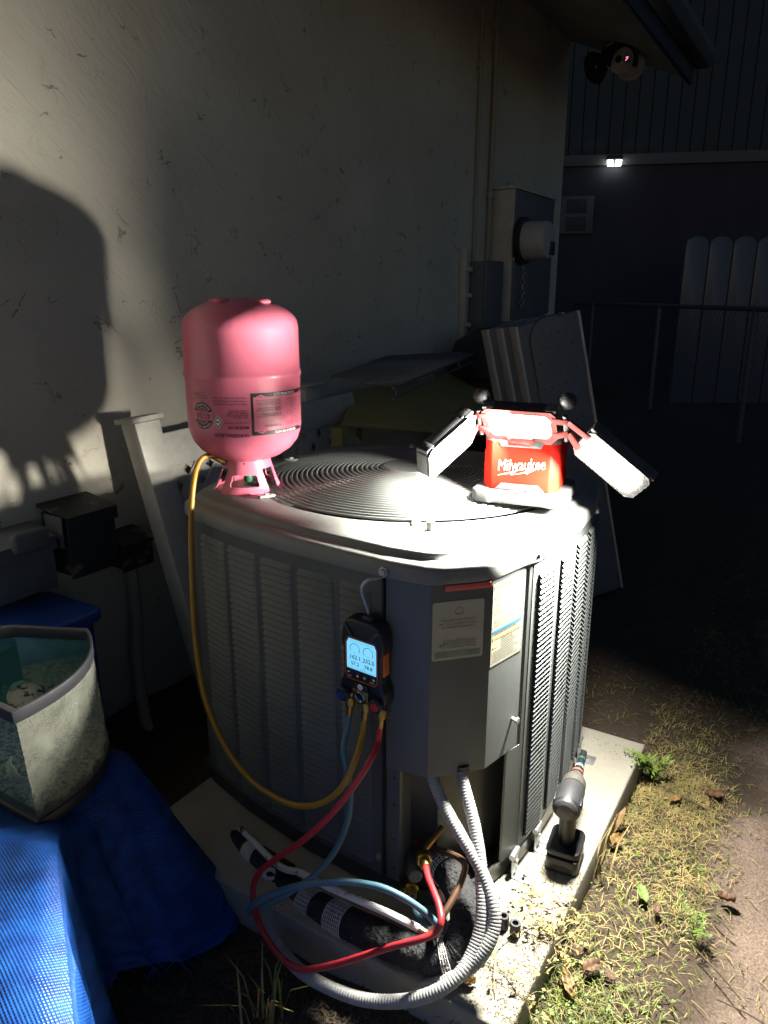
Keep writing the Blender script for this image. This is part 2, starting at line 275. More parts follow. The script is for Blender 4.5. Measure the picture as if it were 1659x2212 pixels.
def thing(name, label, cat, loc=(0, 0, 0), group=None):
    o = bpy.data.objects.new(name, None); COL.objects.link(o); o.location = loc; o.empty_display_size = .05
    o['label'] = label; o['category'] = cat; WORLD[o.name] = Matrix.Translation(V(loc))
    if group: o['group'] = group
    return o
def tag(o, label, cat, group=None):
    o['label'] = label; o['category'] = cat
    if group: o['group'] = group
    return o
def piece(name, src, parent, mtx):          # copy of a mesh piece placed in the world under a thing or part
    o = bpy.data.objects.new(name, src.data if hasattr(src, 'data') else src); COL.objects.link(o); o.parent = parent
    o.matrix_local = WORLD[parent.name].inverted() @ mtx; WORLD[o.name] = WORLD[parent.name]; return o
def frame(o, u, v, w):
    u = V(u); v = V(v); w = V(w); o = V(o)
    return Matrix(((u.x, v.x, w.x, o.x), (u.y, v.y, w.y, o.y), (u.z, v.z, w.z, o.z), (0, 0, 0, 1)))
def catmull(P, k=10):
    P = [V(p) for p in P]; Q = [P[0] * 2 - P[1]] + P + [P[-1] * 2 - P[-2]]; out = []
    for i in range(1, len(Q) - 2):
        a, b, c, d = Q[i - 1:i + 3]
        for j in range(k):
            t = j / k; out.append(.5 * ((2 * b) + (c - a) * t + (2 * a - 5 * b + 4 * c - d) * t * t + (3 * b - a - 3 * c + d) * t ** 3))
    return out + [P[-1]]
_tc = {}
def text2d(st, size=1., shear=0., align='CENTER', bold=0.):
    key = (st, shear, bold)
    if key not in _tc:
        cu = bpy.data.curves.new('lettering', 'FONT'); cu.body = st; cu.shear = shear; cu.offset = bold; cu.resolution_u = 2; cu.fill_mode = 'FRONT'
        ob = bpy.data.objects.new('lettering', cu); me = ob.to_mesh()
        vs = [(v.co.x, v.co.y) for v in me.vertices]; fs = [tuple(p.vertices) for p in me.polygons]; ob.to_mesh_clear()
        bpy.data.objects.remove(ob); bpy.data.curves.remove(cu); _tc[key] = (vs, fs)
    vs, fs = _tc[key]
    if not vs: return [], []
    x0 = min(v[0] for v in vs); x1 = max(v[0] for v in vs); off = {'CENTER': (x0 + x1) / 2, 'LEFT': x0, 'RIGHT': x1}[align]
    return [((x - off) * size, y * size) for x, y in vs], fs
def put_text(mb, st, x, y, size, fn, shear=0., align='CENTER', bold=0., width=None, rot=0.):
    vs, fs = text2d(st, size, shear, align, bold)
    if not vs: return
    if width:
        w = max(v[0] for v in vs) - min(v[0] for v in vs); k = width / w if w > width else 1; vs = [(a * k, b) for a, b in vs]
    c, s = cos(rot), sin(rot)
    mb.add([fn(x + a * c - b * s, y + a * s + b * c) for a, b in vs], fs)
def plate(mb, pts, fn): mb.add([fn(*p) for p in pts], [tuple(range(len(pts)))])
def rbox2(x0, y0, x1, y1, r, n=4):
    out = []
    for cx, cy, a in ((x1 - r, y1 - r, 0), (x0 + r, y1 - r, 90), (x0 + r, y0 + r, 180), (x1 - r, y0 + r, 270)):
        out += [(cx + r * cos(rad(a + 90 * i / n)), cy + r * sin(rad(a + 90 * i / n))) for i in range(n + 1)]
    return out

# ------------------------------------------------------------------ ground
WX = -1.78                                   # face of the house wall
def gz(x, y):
    return .010 * sin(x * 5.1 + 1) * sin(y * 4.3) + .006 * sin(x * 13 + y * 9) + .004 * sin(x * 31 - y * 27) - .008
g = MB()
def cuts(lo, a, b, hi, n, m): return [lo + (a - lo) * (i / m) ** .5 for i in range(m)] + [a + (b - a) * i / n for i in range(n)] + [b + (hi - b) * (i / m) ** 2 for i in range(m + 1)]
gx = cuts(-30, -2.2, 1.6, 40, 95, 8); gy = cuts(-12, -.2, 3.4, 60, 90, 10)
g.add([(x, y, gz(x, y)) for y in gy for x in gx], [(j * len(gx) + i, j * len(gx) + i + 1, (j + 1) * len(gx) + i + 1, (j + 1) * len(gx) + i) for j in range(len(gy) - 1) for i in range(len(gx) - 1)])
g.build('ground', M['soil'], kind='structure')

# ------------------------------------------------------------------ house: wall, sloping soffit, fascia, gutter
house = thing('house', 'long cream stucco house wall with sloping soffit and dark fascia, left of the air conditioner', 'house', (WX, 2, 0))
WEND = 5.174
MB().box((WX - .22, -2.2, -.05), (WX, WEND, 3.02)).build('wall', M['stucco'], house)
def yw(y): return y * WX / -1.88
def zw(z): return 1.25 + (z - 1.25) * WX / -1.88
def sofz(X): return zw(2.885) - .418 * (X - WX)
EX = -1.055
MB().prism([(WX - .1, sofz(WX - .1)), (EX, sofz(EX)), (EX, sofz(EX) + .03), (WX - .1, sofz(WX - .1) + .03)], (0, -2.2, 0), (1, 0, 0), (0, 0, 1), (0, WEND + .02 + 2.2, 0)).build('soffit', M['soffit'], house)
MB().box((EX + .002, -2.2, sofz(EX) - .03), (EX + .03, WEND + .05, sofz(EX) + .125)).build('fascia', M['fascia'], house, bevel=.003)
gut = MB().prism([(0, .0), (.075, .0), (.10, .05), (.10, .09), (.09, .09), (.09, .055), (.07, .012), (.01, .012), (.01, .09), (0, .09)], (EX + .032, -2.2, sofz(EX) + .06), (1, 0, 0), (0, 0, 1), (0, WEND + .1 + 2.2, 0))
gut.build('gutter', M['gutter'], house, bevel=.002)
roof = MB().prism([(WX - .6, sofz(WX - .6) + .12), (EX + .09, sofz(EX + .09) + .15), (EX + .09, sofz(EX + .09) + .17), (WX - .6, sofz(WX - .6) + .15)], (0, -2.2, 0), (1, 0, 0), (0, 0, 1), (0, WEND + .12 + 2.2, 0)).build('roof', M['gutter'], house)

# ------------------------------------------------------------------ neighbour house: grooved siding over a plain wall
nbn = (RT * cos(rad(9.6)) - FH * sin(rad(9.6))); NP = atD(1400, 345, 11.5); NN = nbn.cross(V((0, 0, 1))).normalized()
def nb(x, y): return pln(x, y, NP, NN)
nh = thing('house', 'dark neighbouring house with grooved siding above a plain wall, far behind the eave', 'house', (NP.x, NP.y, 0))
zb = nb(1400, 332).z; z2 = nb(1400, 356).z
def nbox(mb, s0, s1, z0, z1, d0, d1):       # s along the facade, d out of it (towards the viewer)
    c = V((NP.x, NP.y, 0)) + nbn * ((s0 + s1) / 2) + NN * ((d0 + d1) / 2); c.z = (z0 + z1) / 2
    return mb.obox(c, nbn * ((s1 - s0) / 2), NN * ((d1 - d0) / 2), (0, 0, (z1 - z0) / 2))
if NN.dot(EYE - NP) < 0: NN = -NN
nbox(MB(), -4, 8, -.1, z2, -.25, 0).build('lower_wall', M['lower'], nh)
nbox(MB(), -4, 8, z2 + .002, 7.6, -.3, -.03).build('sheathing', M['black'], nh)
nbox(MB(), -4, 8, z2, zb, -.03, .05).build('trim_band', M['trim'], nh, bevel=.006)
bd = nbox(MB(), 0, .172, zb + .004, 7.5, -.028, 0).build('siding_board', M['siding'], nh, bevel=.004)
for i in range(-16, 34):
    if i == 0: continue
    o = bpy.data.objects.new('siding_board', bd.data); COL.objects.link(o); o.parent = nh; o.location = nbn * (.185 * i)
wf = MB(); p0 = nb(1213, 425); p1 = nb(1278, 505)
def nbs(p): return (V(p) - NP).dot(nbn)
s0, s1 = nbs(p0), nbs(p1)
win = nbox(MB(), s0, s1, p1.z, p0.z, 0.001, .05).build('window', M['trim'], nh, bevel=.006)
for a, b in ((.08, .45), (.55, .92)): nbox(MB(), s0 + .08, s1 - .1, p1.z + (p0.z - p1.z) * a, p1.z + (p0.z - p1.z) * b, .05, .062).build('pane', M['siding'], win, bevel=.003)
# its small lit wall lamp
c = nb(1325, 354); lw = thing('wall_lamp', 'small bright white twin flood lamp shining on the trim of the dark neighbouring house', 'lamp', c + NN * .06)
def nloc(mb, a0, a1, h0, h1, d0, d1): return mb.obox(c + nbn * ((a0 + a1) / 2) + V((0, 0, (h0 + h1) / 2)) + NN * ((d0 + d1) / 2), nbn * ((a1 - a0) / 2), V((0, 0, (h1 - h0) / 2)), NN * ((d1 - d0) / 2))
nloc(MB(), -.10, .10, .035, .09, .06, .16).build('hood', M['dark'], lw, bevel=.008)
for sg in (-1, 1):
    f = MB().prism([(sg * .012, -.05), (sg * .09, -.045), (sg * .10, .032), (sg * .022, .032)], c + NN * .10, nbn, (0, 0, 1), NN * .03)
    f.build('lit_face', M['nlamp'], lw)

# white vinyl privacy fence, scalloped tops, in front of the neighbour house
fd = 9.0; fpz = atD(1600, 512, fd)
pf = thing('vinyl_fence', 'white vinyl fence with scalloped picket tops in the dark at the right', 'fence', (atD(1700, 700, fd).x, atD(1700, 700, fd).y, 0))
pk = MB(); wpk = .262
def scal(n=8): return [(-wpk / 2, 0)] + [(wpk / 2, 0)] + [(wpk / 2 * cos(pi * i / n), 1.80 + .10 * sin(pi * i / n)) for i in range(n + 1)]
f0 = atD(1482, 512, fd); f0.z = 0
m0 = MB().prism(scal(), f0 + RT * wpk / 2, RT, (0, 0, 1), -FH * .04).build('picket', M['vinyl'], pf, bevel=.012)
for i in range(1, 12):
    o = bpy.data.objects.new('picket', m0.data); COL.objects.link(o); o.parent = pf; o.location = RT * (.272 * i)
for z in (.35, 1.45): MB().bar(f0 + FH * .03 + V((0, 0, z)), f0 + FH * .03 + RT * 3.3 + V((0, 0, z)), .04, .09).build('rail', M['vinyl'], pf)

# chain link fence
q0 = atD(1190, 650, 13); q1 = atD(1659, 670, 6.3); q0.z = q1.z = 1.14; qd = (q1 - q0); q1 = q1 + qd * .35; qd = q1 - q0; ql = qd.length; qn = qd.normalized()
cf = thing('chain_link_fence', 'dark chain link fence with a pipe top rail crossing the yard at the right', 'fence', (q0.x, q0.y, 0))
MB().tube([q0, q1], .022, 8).build('top_rail', M['link'], cf)
for t in (0, .25, .5, .72, .97):
    p = q0 + qd * t; MB().tube([(p.x, p.y, -.1), (p.x, p.y, 1.17)], .026, 8).build('post', M['link'], cf)
cm = MB(); st = .075
for k in range(int(ql / st) + 16):
    for sg in (1, -1):
        a = k * st - (1.1 if sg > 0 else 0); b = a + sg * 1.1 if sg > 0 else k * st - 1.1
        A, B = (a, .02), (a + 1.1, 1.12)
        if sg < 0: A, B = (a, 1.12), (a + 1.1, .02)
        t0 = max(0, A[0]); t1 = min(ql, B[0])
        if t1 - t0 < .05: continue
        f = lambda s: A[1] + (B[1] - A[1]) * (s - A[0]) / 1.1
        cm.tube([q0 + qn * t0 + V((0, 0, f(t0) - 1.14)), q0 + qn * t1 + V((0, 0, f(t1) - 1.14))], .0022, 3, caps=False)
cm.build('wire_mesh', M['link'], cf, kind='stuff')

# ------------------------------------------------------------------ security floodlight camera under the soffit
d = ray(1326, 96); t = (zw(2.885) + .418 * WX - EYE.z) / (d.z + .418 * d.x)
cp = EYE + d * t
fc = thing('security_camera', 'white bullet security camera with round lamp heads hanging under the soffit', 'camera', cp)
kd = (cp - EYE).length
def cs(x, y, off=0): return EYE + ray(x, y).normalized() * (kd + off)
MB().lathe([(.055, 0), (.055, -.012), (.03, -.02)], cp, (-.39, 0, .92), 20).build('mount', M['lat'], fc)
MB().tube([cp, cs(1330, 108, -.02), cs(1334, 122, -.03)], .022, 10).build('arm', M['lat'], fc)
ca = (EYE - cs(1343, 131)).normalized(); ca = (ca + RT * .35 + V((0, 0, -.15))).normalized(); cc = cs(1343, 131, -.12)
MB().lathe([(.0, -.15), (.055, -.15), (.068, -.13), (.068, 0.0), (.06, .004), (.0, .004)], cc, ca, 24).build('housing', M['lat'], fc)
e1 = ca.cross(V((0, 0, 1))).normalized(); e1 = -e1 if e1.dot(RT) < 0 else e1; e2 = e1.cross(ca); e2 = -e2 if e2.z < 0 else e2
MB().grid(18, 1, lambda a, b: cc + ca * (-.15 + .20 * b) + (e1 * cos(rad(200 - 220 * a)) + e2 * sin(rad(200 - 220 * a))) * .076).build('visor', M['dark'], fc, thick=.004)
MB().lathe([(.019, 0), (.019, .003), (0, .003)], cc + ca * .004 - e1 * .022 + e2 * .008, ca, 16).build('camera_lens', M['blk'], fc)
ir = MB().lathe([(.019, 0), (.019, .003), (0, .003)], cc + ca * .004 + e1 * .024 + e2 * .012, ca, 16).build('sensor_window', M['blk'], fc)
md = MB()
for a, b in ((.02, .018), (.027, .012), (.021, .005), (.028, .02)): md.lathe([(.0035, 0), (.0035, .002), (0, .002)], cc + ca * .0075 + e1 * a + e2 * b, ca, 8)
md.build('indicator', M['ir'], ir)
h1 = cs(1364, 146, .02); MB().lathe([(0, -.09), (.03, -.085), (.07, -.02), (.078, 0), (.07, .004), (.062, -.006), (0, -.006)], h1, (EYE - h1).normalized() + V((0, 0, -.5)) + RT * .2, 26).build('lamp_head', M['lat'], fc)
h2 = cs(1287, 146, .02); MB().lathe([(0, -.09), (.035, -.08), (.085, 0), (.09, .01), (.08, .012), (0, .0)], h2, -RT * .8 + V((0, 0, -.45)) - FH * .35, 26).build('lamp_head', M['navy'], fc)
MB().tube([cp + V((0, 0, -.02)), (cp + h2) / 2 + V((0, 0, .015)), h2], .012, 8).build('lamp_arm', M['lat'], fc)

# ------------------------------------------------------------------ meter equipment far along the wall
cab = thing('meter_cabinet', 'tall pale electrical cabinet on the wall beside the round meter', 'cabinet', (WX, 4.3, 1.2))
a = atX(1060, 415, WX); y0, y1 = yw(4.25), yw(4.62); zt, zl = zw(1.83), zw(1.10)
y1 = y0 + .62
MB().box((WX + .002, y0, zl), (WX + .135, y1, zt)).build('cabinet_body', M['lat'], cab, bevel=.006)
MB().box((WX + .136, y0 + .012, zl + .01), (WX + .147, y1 - .008, zt - .004)).build('cover', M['boxgrey'], cab, bevel=.004)  # cover coloured darker than the body to stand in for its shade
MB().box((WX + .002, y0 - .012, zt + .0005), (WX + .152, y1 + .012, zt + .016)).build('rain_lip', M['lat'], cab, bevel=.003)
mt = thing('electric_meter', 'round glass electric meter sticking out of the dark front of the pale cabinet', 'meter', (WX, 4.9, 1.55))
mc = atX(1124, 521, WX + .147) - V((.05, 0, 0))
MB().lathe([(.115, .05), (.125, .055), (.125, .08), (.108, .085)], mc, (1, 0, 0), 32).build('ring', M['dark'], mt)
MB().lathe([(.10, .08), (.10, .20), (.094, .215), (0, .22)], mc, (1, 0, 0), 32).build('meter_cover', M['slabe'], mt)
MB().box((mc.x + .14, mc.y + .01, mc.z - .075), (mc.x + .223, mc.y + .085, mc.z - .005)).build('face_plate', M['dark'], mt, bevel=.005)
for k in range(9): MB().tube([mc + V((.075 + (.016 * cos(a) if k % 2 else .009 * sin(a)), (.009 * sin(a) if k % 2 else .016 * cos(a)), -.14 - k * .026 + .015 * sin(a))) for a in [2 * pi * i / 10 for i in range(10)]], .0035, 5, closed=True).build('chain_link', M['steel'], mt)
db = thing('disconnect_box', 'narrow pale disconnect box on the wall left of the meter cabinet', 'electrical box', (WX, 3.9, 1.1))
MB().box((WX + .002, yw(3.93), 1.02), (WX + .11, yw(4.16), 1.42)).build('box_body', M['boxgrey'], db, bevel=.005)
MB().box((WX + .111, yw(3.925), 1.03), (WX + .125, yw(4.165), 1.425)).build('door', M['boxgrey'], db, bevel=.004)
MB().box((WX + .002, yw(3.86), 1.0), (WX + .035, yw(3.915), 1.48)).build('backing_strip', M['lat'], db, bevel=.003)
for z in (1.1, 1.25, 1.38): MB().tube([(WX + .036, yw(3.885), z), (WX + .06, yw(3.885), z)], .012, 8).build('bolt', M['lat'], db)
for nm, yy, zl, zt, r, zs in (('thin conduit running up the wall to the roof, left of its pair', yw(4.01), 1.43, zw(2.95), .009, (zw(1.55), zw(2.4))), ('thicker conduit running up the wall into the meter cabinet, right of its pair', yw(4.19), 1.41, zw(2.95), .014, (zw(1.78), zw(2.62)))):
    cd = thing('conduit', nm, 'conduit', (WX, yy, zl), 'conduits on the house wall')
    MB().tube([(WX + r + .002, yy, zl), (WX + r + .004, yy + .01, (zl + zt) / 2), (WX + r + .002, yy + .02, zt)], r, 10).build('conduit_pipe', M['pipe'], cd)
    for z in zs: MB().tube([(WX + r + .002, yy + .005, z), (WX + r + .002, yy + .005, z + .03)], r * 1.7, 10).build('coupling', M['pipe'], cd)

# ------------------------------------------------------------------ boxes low on the wall at the left
def wallbox(name, label, tl, tr, bl, dep, m, lip=True):
    X = WX + dep; A = atX(*tl, X); B = atX(*tr, X); Cc = atX(*bl, X); y0, y1, z1, z0 = A.y, B.y, (A.z + B.z) / 2, Cc.z
    t = thing(name, label, 'electrical box', (WX, y0, z0), 'electrical boxes low on the wall')
    MB().box((WX + .002, y0 + .006, z0 + .006), (X - .012, y1 - .006, z1 - .012)).build('box_body', m, t, bevel=.004)
    MB().box((X - .0115, y0, z0), (X, y1, z1 - .011)).build('door', m, t, bevel=.004)
    MB().prism([(WX + .002, z1 + .012), (X + .008, z1 - .01), (X + .008, z1 - .045 if lip else z1 - .02), (X + .003, z1 - .045 if lip else z1 - .02), (X + .003, z1 - .013), (WX + .002, z1 + .004)], (0, y0 - .004, 0), (1, 0, 0), (0, 0, 1), (0, y1 - y0 + .008, 0)).build('hood', m, t)
    return t, y0, y1, z0, z1, X
t, y0, y1, z0, z1, X = wallbox('disconnect_box', 'grey metal disconnect box with a raised handle bulge, leftmost on the wall', (-25, 1190), (112, 1146), (22, 1304), .10, M['boxgrey'])
MB().box((X + .001, y0 + .05, z0 + .12), (X + .025, y1 - .02, z0 + .175)).build('handle_bulge', M['boxgrey'], t, bevel=.012, seg=3)
t, y0, y1, z0, z1, X = wallbox('disconnect_box', 'black wall box with badly peeling paint and a loose side flap', (142, 1110), (245, 1084), (163, 1253), .12, M['peel'])
MB().obox((X - .04, y0 - .012, z1 - .05), (.035, 0, 0), (0, .001, 0), (.006, -.004, .045)).build('side_flap', M['boxgrey'], t)
MB().tube([(X - .03, y0 - .013, z1 - .07), (X - .03, y0 - .018, z1 - .07)], .005, 8).build('screw', M['blk'], t)
t, y0, y1, z0, z1, X = wallbox('junction_box', 'small dark junction box on the wall beside the leaning lattice', (262, 1172), (328, 1150), (272, 1238), .09, M['peel'], False)
pp = [(WX + .05, (y0 + y1) / 2, z0 - .004), (WX + .045, (y0 + y1) / 2 + .005, .3), (WX + .06, (y0 + y1) / 2 - .02, .16), (WX + .12, (y0 + y1) / 2 - .06, .02), (WX + .2, (y0 + y1) / 2 - .1, -.05)]
tag(MB().tube(catmull(pp, 6), .019, 10).build('conduit', M['pipe']), 'grey conduit dropping from the small dark junction box to the ground', 'conduit')

# ------------------------------------------------------------------ leaning vinyl lattice behind the air conditioner
LX = -1.67
lt = thing('lattice_panel', 'dirty white vinyl lattice panel with a capped corner post, leaning against the stucco wall', 'lattice', (LX, 1.5, 0))
lean = V((.16, .10, -1)).normalized()     # downwards along the post
T0 = atX(275, 912, LX); along = V((0.06, 1, 0.03)).normalized(); out = along.cross(-lean).normalized(); out = -out if out.x < 0 else out; down = lean
def L3(s, d, o=0): return T0 + along * s + down * d + out * o
def lbox(mb, s0, s1, d0, d1, o0, o1): return mb.obox(L3((s0 + s1) / 2, (d0 + d1) / 2, (o0 + o1) / 2), along * ((s1 - s0) / 2), down * ((d1 - d0) / 2), out * ((o1 - o0) / 2))
lbox(MB(), 0, .085, .006, .98, -.035, .03).build('post', M['lat'], lt, bevel=.004)
lbox(MB(), -.012, .097, -.01, .005, -.045, .04).build('post_cap', M['lat'], lt, bevel=.003)
lbox(MB(), .086, 1.0, .05, .15, -.012, .012).build('top_rail', M['lat'], lt, bevel=.003)
lbox(MB(), .086, 1.0, .90, .98, -.012, .012).build('bottom_rail', M['lat'], lt, bevel=.003)
k = 0
for sg in (1, -1):
    for i in range(-8, 14):
        a0 = .086 + i * .088; pts = []
        x0, d0, x1, d1 = (a0, .14, a0 + .76, .90) if sg > 0 else (a0 + .76, .14, a0, .90)
        lo, hi = .087, .999
        ts = []
        for xx in (lo, hi):
            if abs(x1 - x0) > 1e-6: ts.append((xx - x0) / (x1 - x0))
        ta, tb = max(0, min(ts)), min(1, max(ts))
        if tb - ta < .06: continue
        p = L3(x0 + (x1 - x0) * ta, d0 + (d1 - d0) * ta, -.006 if sg > 0 else .0); q = L3(x0 + (x1 - x0) * tb, d0 + (d1 - d0) * tb, -.006 if sg > 0 else .0)
        MB().bar(p, q, .038, .0045, out).build('slat', M['lat'], lt)
# second short post further back
sp = atX(660, 826, -1.66)
po = thing('fence_post', 'grimy white vinyl post standing by the wall behind the pink cylinder', 'post', (-1.66, sp.y, 0))
MB().box((-1.70, sp.y - .05, -.02), (-1.62, sp.y + .04, sp.z - .012)).build('post_body', M['lat'], po, bevel=.004)
MB().box((-1.715, sp.y - .065, sp.z - .0115), (-1.605, sp.y + .055, sp.z)).build('post_cap', M['lat'], po, bevel=.003)

# ------------------------------------------------------------------ clutter behind the air conditioner
A, B, Cc, D = atX(767, 842, -1.68), atX(1050, 796, -1.65), atX(1075, 935, -1.15), atX(738, 912, -1.50)
n = (B - A).cross(D - A).normalized(); n = -n if n.z < 0 else n
yb = MB(); yb.add([A, B, Cc, D] + [p - n * .018 for p in (A, B, Cc, D)], [(0, 1, 2, 3), (7, 6, 5, 4), (0, 4, 5, 1), (1, 5, 6, 2), (2, 6, 7, 3), (3, 7, 4, 0)])
ybd = thing('plywood_board', 'yellowed plywood board with knots, tilted behind the fan grille', 'board', (D.x, D.y, D.z))
yb.build('board_sheet', M['yell'], ybd, bevel=.002)
for x, y in ((888, 831), (783, 876), (862, 876)):
    p = pln(x, y, A, n); MB().lathe([(.018, 0), (.018, .0015), (0, .0015)], p, n, 12).build('knot', M['leaf'], ybd)
for p in (A, B, Cc, D): MB().bar((p.x, p.y, -.02), p - n * .02, .045, .045, (0, 1, 0)).build('trestle_leg', M['yell'], ybd)
zs = .985; c0, c1, c2, c3 = atZ(715, 812, zs), atZ(850, 836, zs), atD(1036, 750, 3.75), atD(836, 760, 3.45); c2.z = c3.z = zs
ws = thing('wire_shelf', 'pale wire shelf lying on top of the plywood board by the wall', 'shelf', c0)
wm = MB()
for i in range(44): t = i / 43; wm.tube([c0.lerp(c3, t), c1.lerp(c2, t)], .0022, 4, caps=False)
wm.build('shelf_wires', M['shelf'], ws, kind='stuff')
for p, q in ((c0, c3), (c1, c2), (c0.lerp(c1, .5), c3.lerp(c2, .5))): MB().tube([p - V((0, 0, .005)), q - V((0, 0, .005))], .0045, 6).build('support_rod', M['shelf'], ws)
for dz in (-.035,): MB().tube([c1 + V((0, 0, dz)), c2 + V((0, 0, dz))], .004, 6).build('front_rod', M['shelf'], ws)
for t in (.02, .33, .66, .98): MB().tube([c1.lerp(c2, t) - V((0, 0, .005)), c1.lerp(c2, t) + V((0, 0, -.035))], .0035, 6).build('rod_tie', M['shelf'], ws)
tb = thing('storage_tub', 'dark round topped tub in the shadows below the meter', 'tub', (-1.62, 3.75, 0))
MB().lathe([(.20, 0), (.24, .02), (.27, .86), (.285, .87), (.285, .90), (.0, .90)], (-1.46, 3.55, 0), (0, 0, 1), 32).build('tub_body', M['tub'], tb)
MB().lathe([(.29, .0), (.29, .03), (.25, .13), (.15, .19), (0, .205)], (-1.46, 3.55, .901), (0, 0, 1), 32).build('lid', M['tub'], tb)
# stack of three leaning moulded panels
tl, tr = atD(1117, 705, 2.93), atD(1246, 690, 3.0); wv = V((tr.x - tl.x, tr.y - tl.y, 0)); pw = wv.length * 1.02; wv.normalize()
br = atZ(1340, 1285, 0.0); dn = (br - tr); dl = dn.length; dn.normalize(); pnv = wv.cross(dn).normalized(); pnv = -pnv if pnv.dot(FH) > 0 else pnv
wv = dn.cross(pnv); wv = -wv if wv.dot(RT) < 0 else wv
def panel(off, label):
    o = tl + wv * off[0] + FH * off[1] + V((0, 0, off[2])); t = thing('moulded_panel', label, 'panel', o + dn * dl, 'moulded plastic panels stacked behind the work light')
    q = lambda s, d, h=0: o + wv * s + dn * d + pnv * h
    MB().obox(q(pw / 2, dl / 2, -.02), wv * pw / 2, dn * dl / 2, pnv * .02).build('panel_body', M['slab'], t, bevel=.006)
    MB().obox(q(-.006, dl / 2, -.022), wv * .005, dn * dl / 2, pnv * .03).build('side_edge', M['slabe'], t, bevel=.002)
    MB().obox(q(pw + .006, dl / 2, -.012), wv * .005, dn * dl / 2, pnv * .02).build('side_edge', M['slabe'], t, bevel=.002)
    arch = MB(); N = 16
    pr = [(pw * (.5 - .36 * cos(pi * i / N)), .075 - .085 * sin(pi * i / N)) for i in range(N + 1)]
    arch.prism([(pw * .14, dl * .8)] + pr + [(pw * .86, dl * .8)], q(0, 0, .001), wv, dn, pnv * .018).build('raised_arch', M['slab'], t, bevel=.004)
    dm = MB()
    for r in range(14):
        for k in range(5):
            dm.ball(q(pw * (.24 + .125 * (k + .5 * (r % 2))), .06 + .05 * r, .019), .008, 8, (.8, .8, .5))
    dm.build('dimples', M['slab'], t, kind='stuff')
panel((0, 0, 0), 'front grey moulded panel of the leaning stack behind the red work light')
panel((-.052, .06, .004), 'middle grey moulded panel of the leaning stack behind the red work light')
panel((-.104, .12, .008), 'rear grey moulded panel of the leaning stack behind the red work light')

# ------------------------------------------------------------------ concrete pad
pad = MB(); PX0, PX1, PY0, PY1, PZ = -1.225, -.312, .905, 1.875, .075
pad.box((PX0, PY0, -.05), (PX1, PY1, PZ))
tag(pad.build('concrete_pad', M['conc'], bevel=.006, seg=3), 'square pale concrete equipment pad under the air conditioner', 'concrete pad')

# ------------------------------------------------------------------ air conditioner
UC = V((-.87, 1.53, 0))
FRONT = [(-1.235, 1.155), (-1.205, 1.137), (-1.054, 1.096), (-.889, 1.069), (-.753, 1.058), (-.637, 1.051)]
CHAM = [(-.554, 1.060), (-.476, 1.141), (-.453, 1.244)]
RIGHT = [(-.442, 1.262), (-.433, 1.36), (-.432, 1.50), (-.445, 1.655), (-.480, 1.80), (-.56, 1.90)]
BACK = [(-.68, 1.945), (-.87, 1.955), (-1.06, 1.945), (-1.20, 1.90), (-1.29, 1.80), (-1.315, 1.55), (-1.30, 1.30)]
OUT = [V((x, y, 0)) for x, y in FRONT + CHAM + RIGHT + BACK]
def resample(P, n, closed=True):
    P = list(P) + ([P[0]] if closed else []); L = [0]
    for a, b in zip(P, P[1:]): L.append(L[-1] + (b - a).length)
    o = []; j = 0
    for i in range(n):
        s = L[-1] * i / (n if closed else n - 1)
        while j < len(L) - 2 and L[j + 1] < s: j += 1
        o.append(P[j].lerp(P[j + 1], (s - L[j]) / max(1e-9, L[j + 1] - L[j])))
    return o
LOOP = resample(OUT, 120)
HC = V((-.865, 1.55, 0)); HR = .368
ac = thing('air_conditioner', 'grey green outdoor air conditioner condenser with louvred sides and a round fan grille on top', 'air conditioner', (UC.x, UC.y, PZ))
def ring(k, z): return [UC + (p - UC) * k + V((0, 0, z)) for p in LOOP]
angs = [math.atan2(p.y - HC.y, p.x - HC.x) for p in LOOP]
def circ(r, z): return [HC + V((r * cos(a), r * sin(a), z)) for a in angs]
def loft(mb, rings):
    n = len(rings[0]); vs = [p for r in rings for p in r]
    return mb.add(vs, [(i * n + k, i * n + (k + 1) % n, (i + 1) * n + (k + 1) % n, (i + 1) * n + k) for i in range(len(rings) - 1) for k in range(n)])
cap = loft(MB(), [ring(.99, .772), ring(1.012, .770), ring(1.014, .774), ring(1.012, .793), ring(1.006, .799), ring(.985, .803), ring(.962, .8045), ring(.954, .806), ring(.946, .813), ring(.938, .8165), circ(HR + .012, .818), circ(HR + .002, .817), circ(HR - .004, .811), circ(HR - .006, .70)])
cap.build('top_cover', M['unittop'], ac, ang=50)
loft(MB(), [circ(HR - .0065, .70), circ(HR - .02, .45)]).build('fan_shroud', M['black'], ac)
MB().lathe([(HR, .44), (0, .44)], HC, (0, 0, 1), 40).build('fan_well', M['black'], ac)
fan = MB()
for k in range(4):
    a0 = k * pi / 2
    fan.grid(6, 4, lambda a, b, a0=a0: HC + V(((.06 + .27 * b) * cos(a0 + a * .9), (.06 + .27 * b) * sin(a0 + a * .9), .62 + .07 * a)))
fan.build('fan_blades', M['unitdark'], ac, thick=.002)
MB().lathe([(0, .55), (.07, .55), (.07, .72), (.05, .745), (0, .748)], HC, (0, 0, 1), 24).build('fan_motor', M['unitdark'], ac)
grl = MB().lathe([(.075, .848), (.074, .851), (.0, .853)], HC, (0, 0, 1), 28).build('grille', M['wire'], ac)
def gzz(r): return .820 + .028 * (1 - (r / .36) ** 2)
for i in range(24):
    r = .078 + .0122 * i
    MB().tube([HC + V((r * cos(2 * pi * k / 72), r * sin(2 * pi * k / 72), gzz(r))) for k in range(72)], .0027, 6, closed=True).build('wire_ring', M['wire'], grl)
